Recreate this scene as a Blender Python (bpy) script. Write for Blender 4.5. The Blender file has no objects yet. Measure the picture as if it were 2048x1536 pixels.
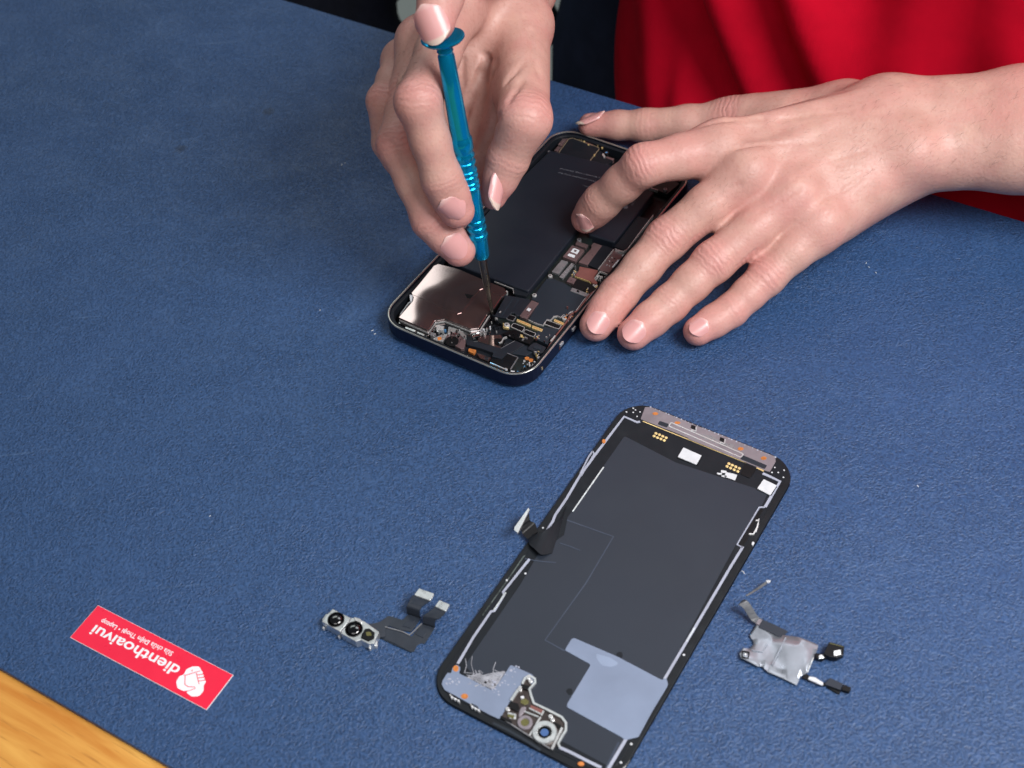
import bpy, bmesh, math, random
import numpy as np
from mathutils import Vector, Matrix
from mathutils.bvhtree import BVHTree

random.seed(7)
rng = np.random.default_rng(7)
S = 0.001                                   # everything below is written in millimetres
scene = bpy.context.scene
COL = scene.collection

# ------------------------------------------------------------------ camera
CF, CH, CP, CR = 2763.7806, 407.3328, 0.8366, -0.0842
_r0 = np.array([1.0, 0, 0]); _u0 = np.array([0, math.sin(CP), math.cos(CP)])
C_FWD = np.array([0, math.cos(CP), -math.sin(CP)])
C_R = math.cos(CR) * _r0 + math.sin(CR) * _u0
C_U = -math.sin(CR) * _r0 + math.cos(CR) * _u0
C_O = np.array([0, 0, CH])
cam = bpy.data.cameras.new("camera")
cam.sensor_fit = 'HORIZONTAL'; cam.sensor_width = 36.0
cam.lens = 36.0 * CF / 2048.0
cam.clip_start = 0.02; cam.clip_end = 50
camo = bpy.data.objects.new("camera", cam); COL.objects.link(camo)
camo.matrix_world = Matrix(((C_R[0], C_U[0], -C_FWD[0], 0), (C_R[1], C_U[1], -C_FWD[1], 0),
                            (C_R[2], C_U[2], -C_FWD[2], CH * S), (0, 0, 0, 1)))
scene.camera = camo
cam.dof.use_dof = True
cam.dof.focus_distance = 0.545
cam.dof.aperture_fstop = 15.0

# ------------------------------------------------------------------ light
world = bpy.data.worlds.new("World"); scene.world = world; world.use_nodes = True
bg = world.node_tree.nodes['Background']
bg.inputs[0].default_value = (0.70, 0.76, 0.84, 1); bg.inputs[1].default_value = 0.11

def area(name, loc, target, sx, sy, power, col, spread=180):
    l = bpy.data.lights.new(name, 'AREA'); l.shape = 'RECTANGLE'
    l.size = sx; l.size_y = sy; l.energy = power; l.color = col; l.spread = math.radians(spread)
    o = bpy.data.objects.new(name, l); COL.objects.link(o)
    o.location = loc
    d = Vector(target) - Vector(loc)
    o.rotation_euler = d.to_track_quat('-Z', 'Y').to_euler()
    return o
area("key_light", (0.44, 0.00, 0.70), (0.14, 0.30, 0), 0.44, 0.36, 4.6, (1.0, 0.98, 0.975), 118)  # unseen key light, set low at the right so brightness falls off
area("overhead_light", (-0.515, 1.80, 1.30), (-0.515, 1.80, 0), 0.84, 0.70, 5.6, (0.92, 1.0, 0.97))
area("overhead_light", (0.42, 1.30, 1.50), (0.20, 0.45, 0), 0.70, 0.45, 4.0, (0.93, 0.97, 1.0))  # added light, gives a sheen on the mat and the display film
area("front_fill", (-0.30, -0.55, 1.25), (0.10, 0.50, 0.1), 1.0, 0.7, 5.4, (1.0, 0.97, 0.97))  # added fill light for the shirt and the fronts of the hands

scene.view_settings.view_transform = 'Standard'
scene.view_settings.look = 'None'
scene.view_settings.gamma = 1.0
scene.view_settings.exposure = 0.0

# ------------------------------------------------------------------ helpers
def lin(v):
    v /= 255.0
    return v / 12.92 if v <= 0.04045 else ((v + 0.055) / 1.055) ** 2.4
def rgb(r, g, b): return (lin(r), lin(g), lin(b), 1)

class NT:
    def __init__(s, m):
        s.t = m.node_tree; s.n = s.t.nodes; s.bsdf = s.n['Principled BSDF']
    def add(s, typ, **kw):
        n = s.n.new(typ)
        for k, v in kw.items(): setattr(n, k, v)
        return n
    def link(s, a, b): s.t.links.new(a, b)
    def math(s, op, a, b=None):
        n = s.add('ShaderNodeMath', operation=op)
        for i, x in enumerate((a, b)):
            if x is None: continue
            if isinstance(x, (int, float)): n.inputs[i].default_value = x
            else: s.link(x, n.inputs[i])
        return n.outputs[0]
    def coords(s):
        return s.add('ShaderNodeTexCoord').outputs['Object']
    def noise(s, vec, scale, detail=3, rough=.55, dist=0):
        n = s.add('ShaderNodeTexNoise'); s.link(vec, n.inputs['Vector'])
        n.inputs['Scale'].default_value = scale; n.inputs['Detail'].default_value = detail
        n.inputs['Roughness'].default_value = rough; n.inputs['Distortion'].default_value = dist
        return n.outputs['Fac']
    def mix(s, fac, a, b):
        n = s.add('ShaderNodeMix', data_type='RGBA')
        for i, x in ((0, fac), (6, a), (7, b)):
            if isinstance(x, (int, float)): n.inputs[i].default_value = x
            elif isinstance(x, tuple): n.inputs[i].default_value = x
            else: s.link(x, n.inputs[i])
        return n.outputs[2]
    def ramp(s, fac, lo, hi, a=0.0, b=1.0):
        n = s.add('ShaderNodeMapRange'); s.link(fac, n.inputs[0])
        n.inputs[1].default_value = lo; n.inputs[2].default_value = hi
        n.inputs[3].default_value = a; n.inputs[4].default_value = b
        return n.outputs[0]
    def bump(s, h, strength, dist_mm):
        n = s.add('ShaderNodeBump'); s.link(h, n.inputs['Height'])
        n.inputs['Strength'].default_value = strength; n.inputs['Distance'].default_value = dist_mm * S
        s.link(n.outputs[0], s.bsdf.inputs['Normal']); return n

MATS = {}
def M(name, col, rough=.5, metal=0.0, var=0.12, vscale=90, rvar=.1, bump=0.0, bscale=900, spec=.5, coat=0.0, trans=0.0):
    """procedural surface: base colour with noise variation, roughness variation, optional fine relief"""
    m = bpy.data.materials.new(name); m.use_nodes = True
    t = NT(m); b = t.bsdf; co = t.coords()
    n = t.noise(co, vscale, 4)
    dark = tuple(x * (1 - var * 1.6) for x in col[:3]) + (1,)
    lite = tuple(min(1, x * (1 + var * 1.2)) for x in col[:3]) + (1,)
    t.link(t.mix(t.ramp(n, .3, .7), dark, lite), b.inputs['Base Color'])
    n2 = t.noise(co, vscale * 2.3, 3)
    t.link(t.ramp(n2, .3, .7, max(.02, rough - rvar), min(1, rough + rvar)), b.inputs['Roughness'])
    b.inputs['Metallic'].default_value = metal
    b.inputs['Specular IOR Level'].default_value = spec
    if coat: b.inputs['Coat Weight'].default_value = coat; b.inputs['Coat Roughness'].default_value = .08
    if bump: t.bump(t.noise(co, bscale, 3), bump, .15)
    MATS[name] = m
    return m

def link(name, me, parent=None, mats=(), smooth=False, **props):
    o = bpy.data.objects.new(name, me); COL.objects.link(o)
    for m in mats: me.materials.append(m)
    if parent is not None: o.parent = parent
    if smooth:
        me.polygons.foreach_set('use_smooth', [True] * len(me.polygons))
    for k, v in props.items(): o[k] = v
    return o

def mesh(name, verts, faces, mat, parent=None, smooth=False, fm=None, **props):
    me = bpy.data.meshes.new(name)
    me.from_pydata([tuple(float(c) * S for c in v) for v in verts], [], faces)
    mats = mat if isinstance(mat, (list, tuple)) else [mat]
    o = link(name, me, parent, mats, smooth, **props)
    if fm is not None: me.polygons.foreach_set('material_index', fm)
    if smooth: me.set_sharp_from_angle(angle=math.radians(38))
    me.update()
    return o

def area2(p):
    return 0.5 * sum(p[i][0] * p[(i + 1) % len(p)][1] - p[(i + 1) % len(p)][0] * p[i][1] for i in range(len(p)))
def ccw(p):
    p = [tuple(q) for q in p]
    return p if area2(p) > 0 else p[::-1]

def fillet(poly, r, n=4):
    """round the corners of a polygon"""
    if r <= 0: return [tuple(p[:2]) for p in poly]
    out = []; N = len(poly)
    for i in range(N):
        p = np.array(poly[i][:2], float); a = np.array(poly[i - 1][:2], float); b = np.array(poly[(i + 1) % N][:2], float)
        da, db = a - p, b - p; la, lb = np.linalg.norm(da), np.linalg.norm(db)
        if la < 1e-6 or lb < 1e-6: continue
        da /= la; db /= lb
        ang = math.acos(np.clip(da @ db, -1, 1))
        if ang > 3.0: out.append(tuple(p)); continue
        d = min(r / math.tan(ang / 2), .45 * la, .45 * lb)
        s, e = p + da * d, p + db * d
        for k in range(n + 1):
            t = k / n
            out.append(tuple((1 - t) ** 2 * s + 2 * t * (1 - t) * p + t * t * e))
    return out

def inset(poly, d):
    """mitred inward offset of a CCW polygon"""
    N = len(poly); out = []
    P = [np.array(p, float) for p in poly]
    for i in range(N):
        e1 = P[i] - P[i - 1]; e2 = P[(i + 1) % N] - P[i]
        l1, l2 = np.linalg.norm(e1), np.linalg.norm(e2)
        if l1 < 1e-9 or l2 < 1e-9: out.append(tuple(P[i])); continue
        n1 = np.array([-e1[1], e1[0]]) / l1; n2 = np.array([-e2[1], e2[0]]) / l2
        m = n1 + n2; q = m @ m
        m = n1 if q < .2 else m * 2 / q
        out.append(tuple(P[i] + m * d))
    return out

def prism_data(poly, z0, z1, bev=0.0):
    poly = ccw(poly); N = len(poly); v = []; f = []
    rings = [(poly, z0)]
    if bev > 0:
        rings += [(poly, z1 - bev), (inset(poly, bev * .35), z1 - bev * .3), (inset(poly, bev), z1)]
    else: rings += [(poly, z1)]
    for p, z in rings: v += [(x, y, z) for x, y in p]
    for k in range(len(rings) - 1):
        for i in range(N):
            j = (i + 1) % N
            f.append((k * N + i, k * N + j, (k + 1) * N + j, (k + 1) * N + i))
    f.append(tuple(range((len(rings) - 1) * N, len(rings) * N)))
    f.append(tuple(range(N - 1, -1, -1)))
    return v, f

class Acc:
    """several shapes gathered into one mesh (one part)"""
    def __init__(s): s.v = []; s.f = []; s.m = []
    def add(s, vf, mi=0):
        v, f = vf; n = len(s.v); s.v += list(v)
        s.f += [tuple(i + n for i in q) for q in f]; s.m += [mi] * len(f)
        return s
    def build(s, name, mat, parent=None, smooth=False, **kw):
        return mesh(name, s.v, s.f, mat, parent, smooth, s.m, **kw)

def disc_data(x, y, r, z0, z1, bev=.1, n=20, ex=1.0):
    return prism_data([(x + r * math.cos(2 * math.pi * k / n), y + r * ex * math.sin(2 * math.pi * k / n)) for k in range(n)], z0, z1, bev)

def ring_data(x, y, r0, r1, z0, z1, n=28):
    v = []; f = []
    for k in range(n):
        a = 2 * math.pi * k / n; c, s = math.cos(a), math.sin(a)
        b = min(.25 * (r1 - r0), .25)
        for r, z in ((r1, z0), (r1, z1 - b), (r1 - b, z1), (r0 + b, z1), (r0, z1 - b), (r0, z0)):
            v.append((x + r * c, y + r * s, z))
    for k in range(n):
        j = (k + 1) % n
        for q in range(6):
            p = (q + 1) % 6
            f.append((k * 6 + q, j * 6 + q, j * 6 + p, k * 6 + p))
    return v, f

def bar_data(pts, w, z0, z1):
    """raised strip following a polyline"""
    P = [np.array(p[:2], float) for p in pts]; L = []; R = []
    for i, p in enumerate(P):
        if i == 0: d = P[1] - P[0]
        elif i == len(P) - 1: d = P[-1] - P[-2]
        else:
            a = P[i] - P[i - 1]; b = P[i + 1] - P[i]
            d = a / max(1e-6, np.linalg.norm(a)) + b / max(1e-6, np.linalg.norm(b))
        d = d / max(1e-6, np.linalg.norm(d)); n = np.array([-d[1], d[0]])
        L.append(tuple(p + n * w / 2)); R.append(tuple(p - n * w / 2))
    v = []; f = []
    zz = z1 if isinstance(z1, (list, tuple)) else [z1] * len(P)
    for i in range(len(P)):
        v += [(L[i][0], L[i][1], z0), (L[i][0], L[i][1], zz[i]), (R[i][0], R[i][1], zz[i]), (R[i][0], R[i][1], z0)]
    for i in range(len(P) - 1):
        a, b = i * 4, i * 4 + 4
        for q in range(4):
            p = (q + 1) % 4
            f.append((a + q, a + p, b + p, b + q))
    f.append((0, 3, 2, 1)); e = (len(P) - 1) * 4; f.append((e, e + 1, e + 2, e + 3))
    return v, f

def ribbon_data(rows, th):
    """bent flat cable: rows of (left xyz, right xyz)"""
    v = []; f = []
    for l, r in rows:
        l = np.array(l, float); r = np.array(r, float)
        v += [tuple(l), tuple(r), (r[0], r[1], r[2] - th), (l[0], l[1], l[2] - th)]
    for i in range(len(rows) - 1):
        a, b = i * 4, i * 4 + 4
        for q in range(4):
            p = (q + 1) % 4
            f.append((a + q, b + q, b + p, a + p))
    f.append((0, 1, 2, 3)); e = (len(rows) - 1) * 4; f.append((e + 3, e + 2, e + 1, e))
    return v, f

def lathe_data(prof, n=24):
    """profile of (radius, height) turned round the z axis"""
    v = []; f = []
    for r, z in prof:
        for k in range(n):
            a = 2 * math.pi * k / n; v.append((r * math.cos(a), r * math.sin(a), z))
    for i in range(len(prof) - 1):
        for k in range(n):
            j = (k + 1) % n
            f.append((i * n + k, i * n + j, (i + 1) * n + j, (i + 1) * n + k))
    f.append(tuple(range(n - 1, -1, -1))); f.append(tuple(range((len(prof) - 1) * n, len(prof) * n)))
    return v, f

def rrect(w, h, r, d=0.0, n=8):
    """rounded rectangle, inset by d"""
    w2, h2, r = w / 2 - d, h / 2 - d, max(.3, r - d); out = []
    for cx, cy, a0 in ((w2 - r, h2 - r, 0), (-w2 + r, h2 - r, 90), (-w2 + r, -h2 + r, 180), (w2 - r, -h2 + r, 270)):
        for k in range(n + 1):
            a = math.radians(a0 + 90 * k / n); out.append((cx + r * math.cos(a), cy + r * math.sin(a)))
    return out

def sweep_data(w, h, r, prof, closed=True):
    """profile of (inset, z) swept round a rounded rectangle"""
    v = []; f = []; N = None
    for d, z in prof:
        ring = rrect(w, h, r, d); N = len(ring); v += [(x, y, z) for x, y in ring]
    K = len(prof)
    for k in range(K if closed else K - 1):
        k2 = (k + 1) % K
        for i in range(N):
            j = (i + 1) % N
            f.append((k * N + i, k * N + j, k2 * N + j, k2 * N + i))
    return v, f

def empty(name, loc, rot, label, cat, **kw):
    o = bpy.data.objects.new(name, None); COL.objects.link(o)
    o.location = [x * S for x in loc]; o.rotation_euler = rot
    o.empty_display_size = .02
    o['label'] = label; o['category'] = cat
    for k, v in kw.items(): o[k] = v
    return o

class Frame:
    """places measured on the photograph, brought onto real planes of a thing"""
    def __init__(s, loc=(0, 0, 0), rot=(0, 0, 0)):
        from mathutils import Euler
        R = np.array(Euler(rot).to_matrix()); s.R = R; s.o = np.array(loc, float)
    def at(s, px, py, h):
        d = C_FWD + C_R * (px - 1024) / CF - C_U * (py - 768) / CF
        o = s.R.T @ (C_O - s.o); d = s.R.T @ d
        t = (h - o[2]) / d[2]; p = o + d * t
        return (p[0], p[1])
    def at3(s, px, py, h): return s.at(px, py, h) + (h,)
def ray_pt(px, py, depth):
    return C_O + (C_FWD + C_R * (px - 1024) / CF - C_U * (py - 768) / CF) * depth
def proj(P):
    d = np.asarray(P) - C_O; z = d @ C_FWD
    return 1024 + CF * (d @ C_R) / z, 768 - CF * (d @ C_U) / z

ZN = dict(A=(760, 480, 4.452), B=(960, 540, 6.983), C=(1080, 450, 8.086), D=(1080, 240, 12.8), E=(1060, 230, 5.688),
          F=(860, 1120, 3.693), G=(880, 1300, 6.51), H=(1000, 780, 3.303), I=(1400, 1120, 5.12), J=(620, 1140, 6.4),
          K=(120, 1190, 5.535), P=(0, 0, 1.0))
class Work:
    """builds parts of one thing from measured outlines"""
    def __init__(s, root, frame): s.root = root; s.fr = frame
    def p(s, zone, pts, h):
        ox, oy, k = ZN[zone]
        return [s.fr.at(ox + x / k, oy + y / k, h) for x, y in pts]
    def plate(s, name, zone, pts, z0, z1, mat, r=.35, bev=.12, parent=None, **kw):
        return mesh(name, *prism_data(fillet(s.p(zone, pts, z1), r), z0, z1, bev), mat, parent or s.root, **kw)
    def bar(s, name, zone, pts, w, z0, z1, mat, parent=None, **kw):
        return mesh(name, *bar_data(s.p(zone, pts, z1), w, z0, z1), mat, parent or s.root, **kw)
    def disc(s, name, zone, x, y, r, z0, z1, mat, parent=None, n=20, **kw):
        c = s.p(zone, [(x, y)], z1)[0]
        return mesh(name, *disc_data(c[0], c[1], r, z0, z1, min(.12, r * .3), n), mat, parent or s.root, **kw)
    def screw(s, zone, x, y, r, z0, z1, mat, dark, parent=None):
        c = s.p(zone, [(x, y)], z1)[0]; a = Acc()
        a.add(disc_data(c[0], c[1], r, z0, z1, r * .25, 16), 0)
        for q in (.5, 2.07):
            dx, dy = math.cos(q) * r * .55, math.sin(q) * r * .55
            a.add(bar_data([(c[0] - dx, c[1] - dy), (c[0] + dx, c[1] + dy)], r * .22, z1 - .02, z1 + .02), 1)
        return a.build('screw', [mat, dark], parent or s.root)
    def ribbon(s, name, zone, rows, th, mat, parent=None, sub=3, **kw):
        """rows: ((xl,yl),(xr,yr),z), smoothed lengthwise"""
        ox, oy, k = ZN[zone]; R = []
        for l, r, z in rows:
            R.append([np.array(s.fr.at3(ox + l[0] / k, oy + l[1] / k, z)), np.array(s.fr.at3(ox + r[0] / k, oy + r[1] / k, z))])
        out = []
        for i in range(len(R) - 1):
            p0 = R[max(i - 1, 0)]; p1 = R[i]; p2 = R[i + 1]; p3 = R[min(i + 2, len(R) - 1)]
            for q in range(sub):
                t = q / sub; row = []
                for e in (0, 1):
                    a, b, c, d = p0[e], p1[e], p2[e], p3[e]
                    m1, m2 = (c - a) * .35, (d - b) * .35
                    row.append((2 * t**3 - 3 * t**2 + 1) * b + (t**3 - 2 * t**2 + t) * m1 + (-2 * t**3 + 3 * t**2) * c + (t**3 - t**2) * m2)
                out.append(row)
        out.append(R[-1])
        return mesh(name, *ribbon_data(out, th), mat, parent or s.root, smooth=False, **kw)

def text_mesh(name, body, size, mat, parent, loc, rotz, z, align='LEFT', bold=0.0, th=.02, width=None, **kw):
    cu = bpy.data.curves.new(name, 'FONT'); cu.body = body; cu.size = size * S
    cu.align_x = align; cu.offset = bold * S; cu.extrude = th * S; cu.resolution_u = 3
    o = bpy.data.objects.new('tmp_text', cu); COL.objects.link(o)
    dg = bpy.context.evaluated_depsgraph_get(); dg.update()
    me = bpy.data.meshes.new_from_object(o.evaluated_get(dg))
    bpy.data.objects.remove(o)
    me.name = name; me.materials.clear()
    w = max((v.co.x for v in me.vertices), default=1) - min((v.co.x for v in me.vertices), default=0)
    sx = (width * S / w) if width else 1.0
    for v in me.vertices: v.co.x *= sx
    ob = link(name, me, parent, [mat], **kw)
    ob.location = (loc[0] * S, loc[1] * S, z * S); ob.rotation_euler = (0, 0, rotz)
    return ob

# ------------------------------------------------------------------ materials
m = M('blue_leatherette', rgb(48, 88, 140), .46); MAT_MAT = m
t = NT(m); b = t.bsdf; t.n.clear(); b = t.add('ShaderNodeBsdfPrincipled'); t.bsdf = b
out = t.add('ShaderNodeOutputMaterial'); t.link(b.outputs[0], out.inputs[0])
co = t.coords()
wob = t.add('ShaderNodeVectorMath', operation='ADD')
nz = t.add('ShaderNodeTexNoise'); t.link(co, nz.inputs['Vector']); nz.inputs['Scale'].default_value = 260; nz.inputs['Detail'].default_value = 2
sc = t.add('ShaderNodeVectorMath', operation='SCALE'); t.link(nz.outputs['Color'], sc.inputs[0]); sc.inputs['Scale'].default_value = .0022
t.link(co, wob.inputs[0]); t.link(sc.outputs[0], wob.inputs[1])
vo = t.add('ShaderNodeTexVoronoi', feature='SMOOTH_F1'); t.link(wob.outputs[0], vo.inputs['Vector'])
vo.inputs['Scale'].default_value = 980; vo.inputs['Smoothness'].default_value = .6
n1 = t.noise(wob.outputs[0], 1250, 3, .6); n2 = t.noise(co, 9, 4); n3 = t.noise(co, 45, 3); n4 = t.noise(co, 2200, 2)
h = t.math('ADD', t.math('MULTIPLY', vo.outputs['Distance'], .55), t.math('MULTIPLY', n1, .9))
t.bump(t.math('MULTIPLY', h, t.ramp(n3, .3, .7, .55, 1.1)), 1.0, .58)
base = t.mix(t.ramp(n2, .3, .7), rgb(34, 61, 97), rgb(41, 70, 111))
base = t.mix(t.ramp(h, .62, .40, 0, .45), base, rgb(21, 39, 65))  # shade of the grain grooves painted into the colour
base = t.mix(t.ramp(h, .55, .95, 0, .6), base, rgb(60, 94, 142))  # highlights on the grain ridges painted into the colour
# two dried drop marks left of the hand
geo = t.add('ShaderNodeNewGeometry'); pos = geo.outputs['Position']
def spot(x, y, r):
    d = t.add('ShaderNodeVectorMath', operation='DISTANCE'); t.link(pos, d.inputs[0]); d.inputs[1].default_value = (x * S, y * S, 0)
    dn = t.math('ADD', d.outputs['Value'], t.math('MULTIPLY', n3, .004))
    return t.ramp(dn, (r + 1.2) * S, (r + 2.8) * S, .5, 0)
FT = Frame()
for px, py, r in ((537, 223, 2.6), (362, 297, 2.0)):
    x, y = FT.at(px, py, 0)
    base = t.mix(spot(x, y, r), base, rgb(12, 20, 34))
# worn pale streaks
n5 = t.noise(co, 22, 5, .7, 1.5)
base = t.mix(t.ramp(n5, .56, .76, 0, .20), base, rgb(84, 112, 150))
mps = t.add('ShaderNodeMapping'); t.link(co, mps.inputs['Vector']); mps.inputs['Rotation'].default_value = (0, 0, .5); mps.inputs['Scale'].default_value = (14, 420, 1)
n6 = t.noise(mps.outputs[0], 1.0, 3, .6, 1.2)
base = t.mix(t.math('MULTIPLY', t.ramp(n6, .66, .76, 0, .35), t.ramp(n2, .45, .65, 0, 1)), base, rgb(104, 130, 164))
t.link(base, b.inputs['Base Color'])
t.link(t.ramp(n2, .3, .7, .36, .47), b.inputs['Roughness'])
b.inputs['Specular IOR Level'].default_value = .5

m = M('honey_wood', rgb(214, 160, 80), .42); WOOD = m
t = NT(m); t.n.clear(); b = t.add('ShaderNodeBsdfPrincipled'); t.bsdf = b
out = t.add('ShaderNodeOutputMaterial'); t.link(b.outputs[0], out.inputs[0])
mp = t.add('ShaderNodeMapping'); t.link(t.coords(), mp.inputs['Vector']); mp.inputs['Scale'].default_value = (9, 95, 95)
g1 = t.noise(mp.outputs[0], 1.0, 5, .6, .6); 
mp2 = t.add('ShaderNodeMapping'); t.link(t.coords(), mp2.inputs['Vector']); mp2.inputs['Scale'].default_value = (60, 900, 900)
g2 = t.noise(mp2.outputs[0], 1.0, 2)
cw = t.mix(t.ramp(g1, .35, .68), rgb(200, 128, 50), rgb(235, 178, 90))
cw = t.mix(t.ramp(g2, .62, .75, 0, .55), cw, rgb(160, 98, 40))
t.link(cw, b.inputs['Base Color']); b.inputs['Roughness'].default_value = .4
t.bump(g2, .12, .2)

BLACK = M('black_film', rgb(24, 28, 34), .45, 0, .1, spec=.25)
BLACKER = M('black_plastic', rgb(11, 12, 15), .42, spec=.3)
NAVYFILM = M('graphite_film', rgb(35, 42, 54), .45, 0, .05, 26, .035, .08, 75)
BATT = M('battery_wrap', rgb(26, 31, 41), .44, 0, .06, 30, .07, .05, 500, spec=.38)
BOARD = M('dark_solder_mask', rgb(18, 27, 27), .4, 0, .2, 300)
SHEET = M('graphite_sheet', rgb(27, 36, 46), .5, 0, .06, 60, .05)
STEEL = M('bright_steel', rgb(215, 216, 216), .26, .6, .06, 200, .08)
STEELD = M('brushed_steel', rgb(150, 150, 154), .33, .6, .12, 260, .1)
NICKEL = M('nickel_shield', rgb(172, 154, 152), .075, .95, .03, 60, .015)
COPPER = M('copper_tape', rgb(158, 106, 100), .38, .7, .12, 120)
ROSE = M('rose_metal', rgb(140, 118, 120), .36, .7, .1, 160)
GOLD = M('gold_contact', rgb(240, 214, 150), .28, .55, .06)
ORANGE = M('copper_pad', rgb(205, 128, 66), .45, .3, .2, 500)
WHITE = M('white_label', rgb(206, 209, 214), .5, 0, .05, 400)
PALE = M('pale_adhesive', rgb(162, 167, 184), .5, 0, .08, 200, .08, .08, 500)
PATCH = M('grey_blue_adhesive', rgb(122, 135, 159), .5, 0, .08, 45, .12, .12, 160)
GREYMET = M('grey_backing', rgb(150, 143, 150), .45, .55, .1, 140)
SIDE = M('frame_side_metal', rgb(34, 40, 62), .38, .75, .06, 60)
RIM = M('rim_metal', rgb(190, 190, 184), .17, .8, .05)
MIRROR = M('mirror_steel', rgb(225, 226, 226), .10, 1, .03, 300, .06)
GLASS = M('black_glass', rgb(9, 10, 13), .12, 0, .05, 60, .05, coat=.4)
EDGE = M('glass_frame_black', rgb(21, 25, 30), .45, 0, .15, 150, spec=.3)
FOIL = M('scuffed_foil', rgb(92, 100, 98), .35, .6, .45, 420, .15, .4, 600)
LENSB = M('lens_black', rgb(5, 6, 8), .05, 0, .02, spec=.8, coat=.8)
LENSBLUE = M('lens_blue', rgb(70, 100, 150), .15, 0, .1)
OLIVE = M('olive_sensor', rgb(94, 92, 52), .3, 0, .15, 300)
SILVERW = M('satin_silver', rgb(222, 226, 226), .34, .85, .06, 200)
DKFLEX = M('flex_cable', rgb(40, 46, 56), .42, 0, .1, 200)
RESID = M('glue_residue', rgb(150, 152, 160), .6, 0, .2, 400)
PRINT = M('grey_print', rgb(112, 116, 124), .6)

# ------------------------------------------------------------------ the place: floor, table, mat
TE = -0.5926
EU = np.array([math.cos(TE), math.sin(TE)]); EN = np.array([-math.sin(TE), math.cos(TE)])
N0, N1 = 110.43, 488.09
def uv(u, n): p = EU * u + EN * n; return (p[0], p[1])
FLOORM = M('pale_floor_tile', rgb(196, 204, 198), .45, 0, .08, 4)
fl = mesh('floor', [(-3000, -2500, -745), (3000, -2500, -745), (3000, 4000, -745), (-3000, 4000, -745)], [(0, 1, 2, 3)], FLOORM, kind='structure')
tb = empty('table', (0, 0, -745), (0, 0, 0), 'honey coloured wooden table showing its bare edge at the lower left', 'table')
# boards run along the table; object space of the top is turned with the table so that the grain follows it
top_rot = (0, 0, TE)
def tabletop():
    poly = [(-790, -170), (720, -170), (720, N1 - 4), (-790, N1 - 4)]
    v, f = prism_data(fillet(poly, 6), 743 - 26, 743 - .2, 2.0)
    o = mesh('tabletop', v, f, WOOD, tb); o.rotation_euler = top_rot
    for x, y in ((-750, -130), (680, -130), (-750, 430), (680, 430)):
        q = mesh('leg', *prism_data([(x - 22, y - 22), (x + 22, y - 22), (x + 22, y + 22), (x - 22, y + 22)], 0, 717, 2), WOOD, tb)
        q.rotation_euler = top_rot
tabletop()
mat_poly = [uv(-760, N0), uv(700, N0), uv(700, N1), uv(-760, N1)]
mesh('desk_mat', *prism_data(mat_poly, -2.1, 0, .5), MAT_MAT, label='navy blue leather grain mat covering most of the table', category='mat')

# lint and specks lying on the mat
a = Acc()
for px, py in ((1733, 526), (1738, 534), (1752, 545), (745, 661), (750, 668), (690, 326), (684, 329), (420, 1032), (1487, 1144), (1836, 972), (640, 620)):
    x, y = FT.at(px, py, .2); q = random.uniform(0, 3); l = random.uniform(.25, .8)
    a.add(bar_data([(x - math.cos(q) * l, y - math.sin(q) * l), (x, y + .1), (x + math.cos(q + .5) * l, y + math.sin(q + .5) * l)], .22, .02, .25))
a.build('lint', WHITE, kind='stuff', label='pale specks of lint scattered on the blue mat', category='lint')
# ------------------------------------------------------------------ the opened phone body
TRIM = M('beige_trim', rgb(176, 158, 132), .4, .5, .1)
INFLEX = M('inner_flex', rgb(28, 33, 41), .4, 0, .08, 120, .08)
PH_LOC, PH_ROT = (18.583, 440.386, .81), (-.0110, 0, -.6211)
ph = empty('opened_phone', PH_LOC, PH_ROT, 'dark opened phone body with its battery and circuit boards bare, under both hands', 'phone')
w = Work(ph, Frame(PH_LOC, PH_ROT))
PW, PL, PR = 71.5, 146.7, 11.5
# side wall, polished rim and inner ledge, swept round the outline
mesh('side_frame', *sweep_data(PW, PL, PR, [(.9, 0), (.25, .25), (0, .9), (0, 6.5), (.12, 6.85), (1.05, 6.9), (1.05, 1.2), (1.5, .6)]), SIDE, ph, smooth=False)
mesh('rim', *sweep_data(PW, PL, PR, [(.08, 6.86), (.16, 7.12), (.42, 7.3), (.62, 7.3), (.9, 7.1), (1.0, 6.6), (1.06, 6.0), (.7, 6.0)]), RIM, ph, smooth=True)
mesh('inner_ledge', *sweep_data(PW, PL, PR, [(1.06, 6.1), (1.3, 6.2), (2.3, 6.1), (2.6, 5.9), (2.7, 2.0), (1.06, 2.0)]), BLACK, ph)
mesh('back_shell', *prism_data(rrect(PW, PL, PR, .9), 0.0, 1.6, 0), BLACKER, ph)
mesh('camera_bump', *prism_data([(x - 13.5, y + 52) for x, y in rrect(35, 36, 9)], -1.7, -.02, .5), BLACKER, ph)
# side keys on the right edge (two glints by the finger tip)
for (px, py) in ((1157, 661), (1131, 691)):
    x, y = w.fr.at(px, py, 4.0)
    mesh('side_key', *prism_data([(35.5, y - 1.2), (36.25, y - 1.2), (36.25, y + 1.2), (35.5, y + 1.2)], 3.3, 4.7, .2), STEEL, ph)

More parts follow.
